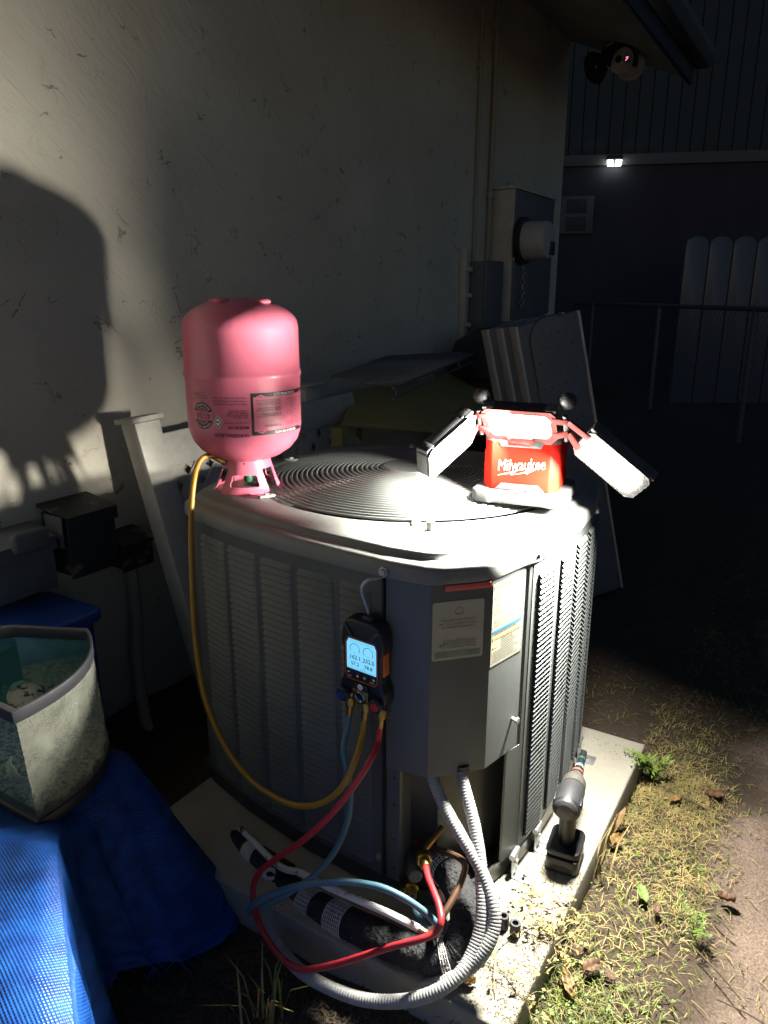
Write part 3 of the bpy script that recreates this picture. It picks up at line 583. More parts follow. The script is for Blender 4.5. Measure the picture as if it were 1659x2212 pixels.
for k in range(6):
    a = rad(60 * k); dv = V((cos(a), sin(a), 0)); m = MB(); sd = V((-sin(a), cos(a), 0))
    pr = [HC + dv * r + V((0, 0, gzz(r) - .010)) for r in [.06 + .315 * t / 14 for t in range(15)]]
    m.tube(pr, .0025, 5)
    for i in range(24):
        r = .072 + .0122 * i; z = gzz(r)
        m.add([HC + dv * r + sd * .0015 + V((0, 0, z - .012)), HC + dv * (r + .0105) + sd * .0015 + V((0, 0, z - .012)), HC + dv * (r + .006) + sd * .0015 + V((0, 0, z - .002)),
               HC + dv * r - sd * .0015 + V((0, 0, z - .012)), HC + dv * (r + .0105) - sd * .0015 + V((0, 0, z - .012)), HC + dv * (r + .006) - sd * .0015 + V((0, 0, z - .002))],
              [(0, 1, 2), (5, 4, 3), (0, 2, 5, 3), (1, 4, 5, 2)])
    m.build('spoke', M['wirelt'], grl)
    c = HC + dv * (HR + .012); c.z = .8185
    MB().obox(c + V((0, 0, .003)), dv * .018, sd * .008, V((0, 0, .003))).build('grille_clip', M['wirelt'], ac, bevel=.002)
    MB().lathe([(.006, 0), (.006, .004), (0, .005)], c + V((0, 0, .006)), (0, 0, 1), 6).build('clip_screw', M['wirelt'], ac)
# base pan and inner body
loft(MB(), [ring(.99, .122), ring(1.004, .122), ring(1.004, .119), ring(1.0, .118), ring(1.0, PZ + .008), ring(.97, PZ + .008)]).build('base_pan', M['unitdark'], ac, ang=40)
def path(P, off=0):                          # offset an open polyline outwards
    o = []
    for i, p in enumerate(P):
        t = (P[min(i + 1, len(P) - 1)] - P[max(i - 1, 0)]).normalized(); o.append(p + V((t.y, -t.x, 0)) * off)
    return o
def sheet(mb, P, z0, z1, th=.0015):
    Q = path(P, -th); n = len(P); vs = []
    for p, q in zip(P, Q):
        for a, z in ((p, z0), (p, z1), (q, z1), (q, z0)): vs.append(a + V((0, 0, z)))
    fs = []
    for i in range(n - 1):
        for k in range(4): fs.append((4 * i + k, 4 * i + (k + 1) % 4, 4 * i + 4 + (k + 1) % 4, 4 * i + 4 + k))
    fs += [(0, 3, 2, 1), (4 * n - 4, 4 * n - 3, 4 * n - 2, 4 * n - 1)]
    return mb.add(vs, fs)
bk = [UC + (p - UC) * .955 for p in OUT]
inn = MB(); sheet(inn, bk[:6], .125, .768); sheet(inn, bk[9:] + [bk[0]], .125, .768); inn.build('coil', M['coil'], ac)
ZL0, ZL1 = .140, .742
def xat(P, x=None, y=None):                  # point on polyline at a given x or y
    for a, b in zip(P, P[1:]):
        u, v, w = (a.x, b.x, x) if x is not None else (a.y, b.y, y)
        if min(u, v) - 1e-9 <= w <= max(u, v) + 1e-9 and abs(v - u) > 1e-9: return a.lerp(b, (w - u) / (v - u))
FP = catmull([V((x, y, 0)) for x, y in FRONT[1:]], 8); RP = catmull([V((x, y, 0)) for x, y in RIGHT], 8)
def louvmesh(w, dp, p):
    m = MB(); t = .0009; e = .009
    prof = lambda u, d: [(u, 0, p * .995), (u, d, .0030), (u, d, .0016), (u, d - t, .0016), (u, d - t, .003), (u, -t, p * .995)]
    sec = [prof(0, dp), prof(w - e, dp), prof(w, .0012)]
    vs = [V(q) for s_ in sec for q in s_]
    fs = [(6 * i + k, 6 * i + (k + 1) % 6, 6 * i + 6 + (k + 1) % 6, 6 * i + 6 + k) for i in range(2) for k in range(6)]
    me = MB().add(vs, [tuple(reversed(f)) for f in fs])
    return me
def side(name, P, cols, kcols, m, NR):
    PIT = (ZL1 - ZL0) / NR
    body = MB(); n = len(cols)
    sheet(body, [p.copy() for p in P], ZL1, .771); sheet(body, [p.copy() for p in P], .119, ZL0)
    ed = [P[0]] + [q for c in cols for q in c] + [P[-1]]
    for i in range(0, len(ed), 2):
        a, b = ed[i], ed[i + 1]
        if (b - a).length < .002: continue
        seg = [a] + [p for p in P if (p - a).dot(b - a) > 1e-6 and (p - b).dot(a - b) > 1e-6] + [b]; sheet(body, seg, ZL0, ZL1)
    pn = body.build(name, m, ac, ang=30); rest = MB()
    for ci, (a, b) in enumerate(cols):
        u = (b - a); w = u.length; u.normalize(); nrm = V((u.y, -u.x, 0))
        src = None
        lm = louvmesh(w, .0068 if 'left' in name else .0078, PIT)
        for r in range(NR):
            fr = frame(a + V((0, 0, ZL0 + r * PIT)), u, nrm, (0, 0, 1))
            if ci < kcols:
                if src is None:
                    mbx = MB(); mbx.v = [WORLD[pn.name] @ q for q in lm.v]; mbx.f = lm.f
                    src = mbx.build('louver', m, pn, ang=20); src.matrix_local = WORLD[pn.name].inverted() @ fr
                else: piece('louver', src, pn, fr)
            else: rest.add([fr @ q for q in lm.v], lm.f)
    if rest.v: rest.build('far_louvers', m, pn, ang=20, kind='stuff')
    return pn
fx = [(-1.164, -1.078), (-1.058, -.972), (-.952, -.868), (-.848, -.760), (-.742, -.672)]
side('left_side_panel', FP, [(xat(FP, x=a), xat(FP, x=b)) for a, b in fx], 5, M['unit'], 42)
ry = [(1.283, 1.366), (1.388, 1.470), (1.492, 1.572), (1.593, 1.670), (1.690, 1.762), (1.779, 1.835)]
side('right_side_panel', RP, [(xat(RP, y=a), xat(RP, y=b)) for a, b in ry], 1, M['unit'], 54)
bp = [V((x, y, 0)) for x, y in BACK]; sheet(MB(), [RP[-1]] + bp + [FP[0]], .119, .771).build('rear_panel', M['unit'], ac)
# service corner: hood, recess, posts
HZ = .383
hood = [V((-.6365, 1.0505, 0)) + V((0, -.003, 0))] + [V((x, y, 0)) for x, y in CHAM]
hb = MB(); sheet(hb, path(hood, .003), HZ, .7695, .0015); hb.build('control_cover', M['unit'], ac, ang=15, bevel=.0012)
hx = path(hood, .0025); q = path(hood, -.05)
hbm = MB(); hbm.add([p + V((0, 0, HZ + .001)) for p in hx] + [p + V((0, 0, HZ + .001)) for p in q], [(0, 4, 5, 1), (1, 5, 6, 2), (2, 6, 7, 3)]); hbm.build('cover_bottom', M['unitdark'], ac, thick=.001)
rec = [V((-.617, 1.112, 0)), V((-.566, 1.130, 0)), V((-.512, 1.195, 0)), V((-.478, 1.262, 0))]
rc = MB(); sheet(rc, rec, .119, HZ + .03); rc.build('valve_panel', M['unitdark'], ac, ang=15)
for P_, nm in (([V((-.637, 1.052, 0)), V((-.610, 1.053, 0)), V((-.608, 1.060, 0)), V((-.617, 1.113, 0))], 'corner_post'), ([V((-.480, 1.260, 0)), V((-.462, 1.210, 0)), V((-.458, 1.212, 0)), V((-.446, 1.250, 0))], 'corner_post')):
    b = MB(); sheet(b, P_, .119, HZ); o = b.build(nm, M['unit'], ac, ang=15)
    hm = MB()
    for z in (.15, .22, .30, .36):
        a, c = P_[0], P_[1]; p = a.lerp(c, .6) + V((0, 0, z)); nn = V(((c - a).y, -(c - a).x, 0)).normalized(); hm.lathe([(.0028, 0), (.0028, .0008), (0, .0008)], p + nn * .0003, nn, 8)
    hm.build('screw_holes', M['black'], o, kind='stuff')
pb = MB(); sheet(pb, [V((-.4535, 1.2445, 0)), V((-.4465, 1.252, 0)), V((-.4425, 1.263, 0))], .119, .7705); pb.build('corner_post', M['unit'], ac, ang=15)
seamx = V((-.640, 1.0505, 0)); MB().box((-.6425, 1.040, .13), (-.6385, 1.056, .768)).build('corner_seam', M['black'], ac)
# screws
def screw(p, n, r=.007, par=ac):
    n = V(n).normalized(); MB().lathe([(r * 1.5, 0), (r * 1.5, .0015), (r, .002), (r, .006), (r * .8, .007), (0, .007)], p, n, 6).build('screw', M['steel'], par)
screw(V((-.640, 1.0505, .782)) + V((0, -.008, 0)), (-.03, -1, 0)); screw(V((-.4475, 1.272, .784)) + V((.008, 0, 0)), (1, -.1, 0)); screw(V((-.437, 1.62, .784)) + V((.007, 0, 0)), (1, .05, 0)); screw(V((-.655, 1.051, .165)), (0, -1, 0), .006)
p = pln(1103, 1550, (-.453, 1.244, 0), (.976, -.218, 0)); nn = V((.976, -.218, 0)); MB().tube([p, p + nn * .012], .0035, 6).build('screw', M['steel'], ac); MB().lathe([(.006, .012), (.006, .018), (0, .018)], p, nn, 6).build('screw', M['steel'], ac)
MB().lathe([(.0085, 0), (.0085, .016), (.0075, .018), (0, .018)], atZ(930, 1146, .8165), (0, 0, 1), 16).build('top_plug', M['capgrey'], ac)
# tie-down brackets on the pad
for yy in (1.245, 1.345, 1.72):
    p = xat(RP, y=max(yy, RP[0].y + .001)) if yy > RP[0].y else V((-.447, yy, 0))
    tx = V((1, .05, 0)).normalized(); ty = V((-tx.y, tx.x, 0)); bkt = MB()
    bkt.obox(p + tx * .007 + V((0, 0, .098)), tx * .0015, ty * .018, V((0, 0, .024)))
    bkt.obox(p + tx * .028 + V((0, 0, PZ + .0018)), tx * .021, ty * .018, V((0, 0, .0012)))
    b = bkt.build('tie_down_bracket', M['steel'], ac, bevel=.0008)
    MB().tube([p + tx * .006 + ty * -.018 + V((0, 0, .126)), p + tx * .006 + ty * .018 + V((0, 0, .126))], .0065, 10).build('bracket_roll', M['steel'], b)
    MB().lathe([(.009, 0), (.009, .0015), (.006, .002), (.006, .006), (0, .006)], p + tx * .032 + V((0, 0, PZ + .0032)), (0, 0, 1), 10).build('bolt', M['steel'], b)
    MB().lathe([(.005, 0), (.005, .005), (0, .005)], p + tx * .0088 + V((0, 0, .108)), tx, 8).build('bolt', M['steel'], b)
# brand strip, dealer sticker and warning label
cA, cB, cC = [V((x, y, 0)) for x, y in CHAM]
def wallplane(a, b, off):
    u = (b - a).normalized(); n = V((u.y, -u.x, 0)); return a, u, n, (lambda s, z, d=0: a + u * s + n * (off + d) + V((0, 0, z)))
a_, u_, n_, F1 = wallplane(cA, cB, .0042)
def onF(x, y, a, u, n, off): p = pln(x, y, a + n * off, n); return ((p - a).dot(u), p.z)
sTL, sBR = onF(963, 1250, a_, u_, n_, .008), onF(1063, 1247, a_, u_, n_, .008)
st = MB(); st.prism([(sTL[0], .757), (min(.1115, sBR[0]), .757), (min(.1115, sBR[0]), .768), (sTL[0], .768)], a_ + n_ * .0045, u_, (0, 0, 1), n_ * .003)
st.build('reflector_strip', M['redstrip'], ac, bevel=.001)
x0 = onF(935, 1305, a_, u_, n_, .004)[0]; x1 = onF(1047, 1290, a_, u_, n_, .004)[0]; ztop = onF(935, 1305, a_, u_, n_, .004)[1]; zbot = onF(932, 1430, a_, u_, n_, .004)[1]; ztop = (ztop + onF(1047, 1290, a_, u_, n_, .004)[1]) / 2
sw, sh = x1 - x0, ztop - zbot
stk = MB(); stk.prism(rbox2(x0, zbot, x1, ztop, .004), a_ + n_ * .0032, u_, (0, 0, 1), n_ * .0008); stk = stk.build('dealer_sticker', M['sticker'], ac)
G = lambda u, v, d=.0004: F1(x0 + u * sw, zbot + v * sh, d)
ink = MB(); ga = MB(); f = lambda s, z: F1(x0 + s, zbot + z, .0004)
for tx, v in (('THIS AIR CONDITIONER', .665), ('MAY BE COVERED BY OUR', .605), ('EXTENDED WARRANTY!', .545)): put_text(ink, tx, sw * .5, sh * v, sh * .052, f, bold=.012, width=sw * (.68 if 'THIS' in tx else .76 if 'MAY' in tx else .64))
put_text(ink, 'Lindstrom', sw * .53, sh * .28, sh * .135, f, shear=.45, width=sw * .70)
put_text(ink, 'Air Conditioning & Plumbing', sw * .53, sh * .205, sh * .062, f, bold=.012, width=sw * .66)
plate(ink, [(.17, .262), (.86, .262), (.86, .272), (.17, .272)], G)
for i in range(14):
    a = rad(180 + i * 360 / 14); 
for (cx, cy, r) in ((.17, .255, .035),): plate(ink, [(cx + r * cos(rad(t)), cy + r * .55 * sin(rad(t))) for t in range(0, 360, 30)], G)
for i in range(7):                            # shell-like emblem
    a = rad(200 + i * 140 / 6 + 0); b = rad(10 + i * 160 / 6); r0, r1 = .045, .085
    plate(ink, [(.51 + r0 * cos(b), .85 + r0 * .75 * sin(b) - .015), (.51 + r1 * cos(b - .13), .85 + r1 * .75 * sin(b - .13) - .01), (.51 + r1 * cos(b + .13), .85 + r1 * .75 * sin(b + .13) - .01)], G)
plate(ink, [(.51 + .095 * cos(rad(t)), .825 + .06 * sin(rad(t))) for t in range(190, 351, 16)] + [(.51 + .08 * cos(rad(t)), .83 + .045 * sin(rad(t))) for t in range(350, 189, -16)], G)
ink.build('print', M['stickink'], stk)
plate(ga, [(.065, .045), (.93, .045), (.945, .065), (.945, .13), (.93, .15), (.065, .15), (.05, .13), (.05, .065)], G); ga.build('print_band', M['stickgreen'], stk)
wl = MB(); f2 = lambda s, z: F1(x0 + s, zbot + z, .0007)
put_text(wl, '"Comfort Today or', sw * .5, sh * .105, sh * .045, f2, width=sw * .5); put_text(wl, "You Don't Pay!\"", sw * .5, sh * .06, sh * .045, f2, width=sw * .4); wl.build('band_print', M['sticker'], stk)
b_, u2, n2, F2 = wallplane(cB, cC, .0042)
k0 = onF(1061, 1266, b_, u2, n2, .004); k1 = onF(1137, 1234, b_, u2, n2, .004); k3 = onF(1052, 1447, b_, u2, n2, .004)
lx0, lx1, lz1, lz0 = max(.001, k0[0]), min(.1, k1[0]), (k0[1] + k1[1]) / 2, k3[1]; lw_, lh_ = lx1 - lx0, lz1 - lz0
pl = MB(); pl.prism([(lx0, lz0), (lx1, lz0), (lx1, lz1), (lx0, lz1)], b_ + n2 * .0032, u2, (0, 0, 1), n2 * .0007); pl = pl.build('warning_label', M['paper'], ac)
G2 = lambda u, v, d=.0003: F2(lx0 + u * lw_, lz0 + v * lh_, d); f3 = lambda s, z: F2(lx0 + s, lz0 + z, .0005)
yb_ = MB(); bl = MB(); ik = MB()
for v0, v1 in ((.945, .985), (.33, .365)): plate(yb_, [(.05, v0), (.95, v0), (.95, v1), (.05, v1)], G2)
for cy in (.87, .26): plate(yb_, [(.06, cy - .035), (.26, cy - .035), (.16, cy + .05)], G2)
plate(bl, [(.04, .415), (.96, .415), (.96, .445), (.04, .445)], G2)
for a_1, b_1, c_1, d_1 in ((.02, .01, .98, .014), (.02, .986, .98, .99), (.02, .01, .03, .99), (.97, .01, .98, .99)): plate(ik, [(a_1, b_1), (c_1, b_1), (c_1, d_1), (a_1, d_1)], G2)
put_text(ik, 'WARNING AVERTISSEMENT ADVERTENCIA', lw_ * .5, lh_ * .952, lh_ * .035, lambda s, z: F2(lx0 + s, lz0 + z, .0007), width=lw_ * .86)
put_text(ik, 'WARNING AVERTISSEMENT ADVERTENCIA', lw_ * .5, lh_ * .336, lh_ * .03, lambda s, z: F2(lx0 + s, lz0 + z, .0007), width=lw_ * .86)
lines = [('WARNING: RISK OF ELECTRIC SHOCK', .29, .905), ('CAN CAUSE INJURY OR DEATH. DIS-', .29, .878), ('CONNECT ALL REMOTE ELECTRIC', .29, .851), ('POWER SUPPLIES AND DISCHARGE CAPACI-', .06, .815), ('TORS BEFORE SERVICING.', .06, .79),
    ('AVERTISSEMENT: RISQUE DE DECHARGE', .06, .745), ('ELECTRIQUE. POUVANT CAUSER DES BLES-', .06, .72), ('SURES OU LA MORT. DECONNECTER TOUTES', .06, .695), ('LES ALIMENTATIONS ELECTRIQUES ET CON-', .06, .67), ('DENSATEURS DE DECHARGE AVANT', .06, .645), ("L'ENTRETIEN.", .06, .62),
    ('ADVERTENCIA: EL RIESGO DE DESCARGA', .06, .575), ('ELECTRICA PUEDE CAUSAR LESIONES O', .06, .55), ('MUERTE. DESCONECTE TODAS LAS FUENTES', .06, .525), ('DE ALIMENTACION ELECTRICA Y DESCARGAR', .06, .50), ('CAPACITORES ANTES DE REPARAR.', .06, .475)]
for s_, u, v in lines: put_text(ik, s_, lw_ * u, lh_ * v, lh_ * .023, f3, align='LEFT', bold=.01, width=lw_ * (.94 - u))
for i in range(13): plate(ik, [(.06 if i > 5 else .3, .305 - i * .022), (.93 - .07 * ((i * 7) % 4), .305 - i * .022), (.93 - .07 * ((i * 7) % 4), .311 - i * .022), (.06 if i > 5 else .3, .311 - i * .022)], G2)
for v in (.395, .38): plate(ik, [(.06, v), (.85, v), (.85, v + .006), (.06, v + .006)], G2)
plate(ik, [(.165, .905), (.14, .868), (.16, .868), (.15, .842), (.18, .878), (.162, .878)], lambda u, v: G2(u, v, .0007))
yb_.build('print_yellow', M['yink'], pl, kind='stuff'); bl.build('print_blue', M['blueink'], pl); ik.build('print', M['ink'], pl)
# service valves with brass couplers
def valve(px_, py_, dpt): return pln(px_, py_, V((-.566, 1.130, 0)) + V((.77, -.64, 0)) * dpt, (.77, -.64, 0))
vn = V((.62, -.78, 0)).normalized()
for (x, y), L in (((930, 1850), .05), ((895, 1884), .045)):
    p = valve(x, y, .035); v = MB().tube([p - vn * .07, p - vn * .004], .011, 12).build('service_valve', M['capgrey'], ac)
    MB().lathe([(.013, -.003), (.0155, -.002), (.0155, .012), (.013, .014), (0, .014)], p, vn, 8).build('valve_cap', M['capgrey'], v)

# ------------------------------------------------------------------ pink refrigerant cylinder, standing on its valve collar
TC = V((-1.152, 1.272, 0)); TB = .8175
tk = thing('gas_cylinder', 'pink upside down refrigerant cylinder standing on its valve collar on top of the air conditioner', 'gas cylinder', (TC.x, TC.y, TB))
prof = [(0, .888), (.05, .889), (.078, .899), (.103, .916), (.118, .935), (.1255, .957), (.1275, .98), (.1275, 1.076), (.1295, 1.079), (.1305, 1.084), (.1295, 1.089), (.1272, 1.092), (.1272, 1.180), (.1252, 1.195), (.118, 1.208), (.104, 1.220), (.084, 1.231), (.064, 1.2395), (.044, 1.2445), (0, 1.246)]
body = MB().lathe(prof, TC, (0, 0, 1), 72).build('cylinder_body', M['pink'], tk, ang=60)
cz = math.atan2(-TC.y, -TC.x)
for k in range(4):
    a = cz + rad(8 + 45 + 90 * k); MB().ball(TC + V((.060 * cos(a), .060 * sin(a), 1.2375)), .020, 16, (1, 1, .42)).build('top_bump', M['pink'], body)
cl = .893 - TB
def colfn(a, b):                              # collar: cone with a rolled foot
    th = 2 * pi * a + cz - rad(8); z = .893 - cl * b; r = .050 + .024 * b ** 1.3 + (.004 * max(0, (b - .88) / .12))
    return TC + V((r * cos(th), r * sin(th), z))
def colkeep(a, b):
    k = (a * 3 + .5) % 1 - .5                 # -.5...5 within one handle
    arc = abs(k) * 2 * pi / 3 * .070; h = b * cl
    w = .059 - .012 * (1 - b)
    if .46 < b < .79 and arc < w - .021:
        dx = arc - (w - .021 - .007); dy = max(h - (.79 * cl - .006), .46 * cl + .005 - h)
        if not (dx > 0 and dy > 0 and dx * dx + dy * dy > .00005): return False
    if b > .30 and arc > w:
        return False
    if b > .8 and arc > w - .012:
        dx = arc - (w - .012); dy = h - (cl - .012)
        if dy > 0 and dx * dx + dy * dy > .012 ** 2: return False
    if abs(k) < .012 and .06 < b < .13: return False
    return True
MB().grid(240, 44, colfn, wrap=True, keep=colkeep).build('valve_collar', M['pink'], tk, ang=60, thick=.0022)
MB().lathe([(.011, .888), (.011, .868), (.008, .866), (.008, .852), (0, .852)], TC, (0, 0, 1), 14).build('valve_stem', M['chrome'], tk)
MB().lathe([(.0095, .852), (.0105, .849), (.0105, .838), (.0085, .832), (0, .831)], TC, (0, 0, 1), 10).build('valve_cap', M['valvegreen'], tk)
# printing on the cylinder: s along the surface (to the right), z up; everything printed upside down
def tcyl(s, z, off=.0006): th = cz + s / .1275; r = .1275 + off; return TC + V((r * cos(th), r * sin(th), z))
def flip(cx, zc): return lambda s, z: tcyl(cx - s, zc - z)       # 180 degree rotation
pi_ = MB(); wt = MB()
X0, X1, Z0, Z1 = .013, .180, .962, 1.052
def strip(mb, s0, s1, z0, z1, n=16, fn=tcyl):
    mb.add([fn(s0 + (s1 - s0) * i / n, z) for i in range(n + 1) for z in (z0, z1)], [(2 * i, 2 * i + 2, 2 * i + 3, 2 * i + 1) for i in range(n)])
strip(pi_, X0, X1, Z0, Z0 + .0085); strip(pi_, X0, X1, Z1 - .0085, Z1); strip(pi_, X0, X0 + .0055, Z0, Z1, 2); strip(pi_, X1 - .0055, X1, Z0, Z1, 2)
pk_ = MB()
for s in (X0 + .022, X1 - .022):
    for z, sg in ((Z1 - .0125, 1), (Z0 + .0125, -1)): plate(pk_, [(s - .015, z), (s + .015, z), (s + .015, z + sg * .003), (s, z + sg * .009), (s - .015, z + sg * .003)], lambda a, b: tcyl(a, b, .0010))
pk_.build('print_arrows', M['pink'], body)
put_text(wt, 'THIS END UP FOR LIQUID', 0, -.0025, .0072, lambda s, z: tcyl((X0 + X1) / 2 - s, Z1 - .0045 - z, .0012), width=.065, bold=.02)
put_text(wt, 'THIS END UP FOR VAPOR', 0, -.0025, .0072, lambda s, z: tcyl((X0 + X1) / 2 - s, Z0 + .0042 - z, .0012), width=.065, bold=.02)
put_text(pi_, 'WARNING:', 0, 0, .0085, flip(.062, .984), bold=.01)
random.seed(4)
for i in range(7): put_text(pi_, random.choice(['SEE MSDS. Keep away from heat', 'do not expose above 125 F', 'or contact with flames', 'LIQUID: allows gas in tank', 'contents under pressure']), 0, 0, .0052, flip(.083, 1.004 + (i + (i > 1) + (i > 3)) * .0042), align='LEFT', width=.06)
for i in range(12): put_text(pi_, random.choice(['Use only with adequate ventilation and', 'do not refill this cylinder with any gas', 'avoid contact with skin and eyes', 'store in a cool dry place below', 'always relieve pressure before', 'consult data sheet prior to use']), 0, 0, .0046, flip(.170, .980 + i * .0050), align='LEFT', width=.072)
put_text(pi_, 'FOR PROFESSIONAL USE ONLY', 0, 0, .0100, flip(-.032, .9665), bold=.025, width=.078)
put_text(pi_, 'MADE IN USA', 0, 0, .0095, flip(.007, .983), bold=.02, align='LEFT', width=.045)
put_text(pi_, 'From Imported Components', 0, 0, .0055, flip(.007, .9915), align='LEFT', width=.055)
for i, s_ in enumerate(('iGas USA, Inc.', '8105 ANDERSON ROAD', 'TAMPA, FL 33634', 'Tel 813 443-0757')): put_text(pi_, s_, 0, 0, .0056, flip(.006, 1.003 + i * .0048), align='LEFT', width=.045, bold=.01)
for i, s_ in enumerate(('Federal Law forbids transportation', 'if refilled-penalty up to $500,000 fine and', '5 years imprisonment (49 U.S.C. 5124)')): put_text(pi_, s_, 0, 0, .0058, flip(.005, 1.031 + i * .0066), align='LEFT', width=.072, bold=.012)
# round emblem 410A
ec, ez = -.098, 1.003
def emb(r0, r1, t0, t1, mb, n=18):
    P = [(r * cos(rad(t0 + (t1 - t0) * i / n)), r * sin(rad(t0 + (t1 - t0) * i / n))) for i in range(n + 1) for r in (r0, r1)]
    mb.add([tcyl(ec + x, ez + y) for x, y in P], [(2 * i, 2 * i + 2, 2 * i + 3, 2 * i + 1) for i in range(n)])
emb(.019, .029, 25, 155, pi_); emb(.019, .029, 205, 335, pi_)
for i in range(6):
    h = .0115 + .0012 * i; w_ = math.sqrt(max(0, .017 ** 2 - h * h))
    for sg in (1, -1): strip(pi_, ec - w_, ec + w_, ez + sg * h, ez + sg * (h + .0006), 4)
for z in (-.0105, .0100): strip(pi_, ec - .03, ec + .03, ez + z, ez + z + .0008, 8)
for s in (-.03, .0292): strip(pi_, ec + s, ec + s + .0008, ez - .0105, ez + .0105, 1)
put_text(pi_, '410A', 0, -.0068, .020, flip(ec, ez), bold=-.0, width=.05)
for s_, r_, sg in (('REFRIGERANT', .0222, -1), ('REFRIGERANT', .0222, 1)):
    for i, ch in enumerate(s_):
        a = rad((90 if sg > 0 else 270) + (i - 5) * 10.5 * (1 if sg > 0 else 1)); up_ = -1 if sg > 0 else 1
        cx_, cz_ = r_ * cos(a) , r_ * sin(a)
        put_text(wt, ch, 0, -.002, .0066, lambda s, z, a=a, sg=sg: tcyl(ec + (r_ + .002 + (-z * 1 if sg > 0 else z * 1)) * cos(a) + (s * sin(a)) * (-1 if sg > 0 else 1) * (-1 if sg > 0 else -1), ez + (r_ + .002 + (-z if sg > 0 else z)) * sin(a) - (s * cos(a)) * (1 if sg > 0 else 1) * (1 if sg > 0 else -1), .0012))
for i, s_ in enumerate(('Note', 'certified by D.O.T.', 'UN 3163 liquefied gas', 'permit 39 M1234')): put_text(pi_, s_, 0, 0, .0052, flip(ec + .002 - i * .004, 1.037 + i * .0052), width=.04)
for hs, m_ in ((.0145, wt), (.0125, pi_), (.0095, wt)):
    plate(m_, [(-.0585, .992 - hs), (-.0585 + hs * .8, .992), (-.0585, .992 + hs), (-.0585 - hs * .8, .992)], lambda a, b, hs=hs: tcyl(a, b, .0008 + (.0145 - hs) * .12))
strip(pi_, -.0625, -.0545, .9905, .9935, 2, lambda a, b: tcyl(a, b, .002))
pi_.build('print', M['ink'], body, ang=60); wt.build('print_white', M['white'], body, ang=60)

# ------------------------------------------------------------------ red work light
r_ = V((.983, .18, 0)).normalized(); b_k = V((-r_.y, r_.x, 0)); zz = V((0, 0, 1)); WL = V((-.534, 1.392, .8345))
def Q(a, b, h): return WL + r_ * a + b_k * b + zz * h
wlight = thing('work_light', 'red and grey site work light with three lit panels standing on the air conditioner', 'work light', WL)
bs = [(-.099, .018), (-.088, .002), (-.06, -.002), (-.052, .003), (.052, .003), (.06, -.002), (.088, .002), (.099, .018), (.099, .16), (.085, .175), (-.085, .175), (-.099, .16)]
base = MB().prism(bs, WL, r_, b_k, zz * .026).build('base', M['grey'], wlight, bevel=.005, seg=2)
MB().prism(rbox2(-.019, .003, .019, .0145, .001, 2), Q(0, 0, .0262), r_, b_k, zz * .0008).build('badge', M['greylt'], base)
bt = MB(); put_text(bt, 'M18', 0, .0052, .012, lambda a, b: Q(a, b, .0275), bold=.03); bt.build('badge_print', M['white'], base)
pl_ = [(-.0775, .040), (-.060, .022), (.060, .022), (.0775, .040), (.0775, .145), (-.0775, .145)]
MB().prism(pl_, Q(0, 0, .0265), r_, b_k, zz * .113).build('body', M['red'], wlight, bevel=.003)
MB().prism([(x * 1.012, y - .001 if y < .1 else y + .001) for x, y in pl_], Q(0, 0, .1265), r_, b_k, zz * .020).build('top_band', M['greylt'], wlight, bevel=.003)
fr_ = lambda pts, d=.003: MB().prism(pts, Q(0, .022, 0), r_, zz, -b_k * d)
fr_([(-.052, .139), (-.040, .118), (.040, .118), (.052, .139)]).build('upper_grip_plate', M['greylt'], wlight, bevel=.001)
fr_([(-.052, .027), (-.038, .041), (.038, .041), (.052, .027)]).build('lower_grip_plate', M['grey'], wlight, bevel=.001)
tr_ = MB(); plate(tr_, [(-.007, .121), (.007, .121), (0, .131)], lambda a, b: Q(a, .0185, b)); tr_.build('arrow_print', M['white'], wlight)
MB().obox(Q(-.0775, .060, .068), r_ * .0022, b_k * .018, zz * .036).build('side_door', M['red'], wlight, bevel=.002)
lg = MB(); fl = lambda a, b: Q(a, .0212, b)
put_text(lg, 'Milwaukee', .003, .071, .034, fl, shear=.25, bold=.0, width=.098, rot=.10)
plate(lg, [(-.046, .063), (-.006, .073), (-.010, .067), (.052, .084), (.046, .088), (.020, .082), (.026, .088), (-.010, .079), (-.014, .074)], fl) if False else None
for tri in ([(-.048, .056), (-.002, .0715), (-.018, .0625)], [(-.018, .0625), (-.002, .0715), (-.020, .058)], [(-.020, .058), (.026, .0735), (.012, .066)], [(.004, .066), (.027, .0745), (.014, .0635)], [(.014, .0635), (.052, .0855), (.027, .0745)]): plate(lg, tri, fl)
lg.build('logo_print', M['logo'], wlight)
MB().prism([(-.05, .15), (.05, .15), (.056, .19), (-.056, .19)], Q(0, 0, .03), r_, b_k, zz * .10).build('rear_housing', M['dark'], wlight, bevel=.006)
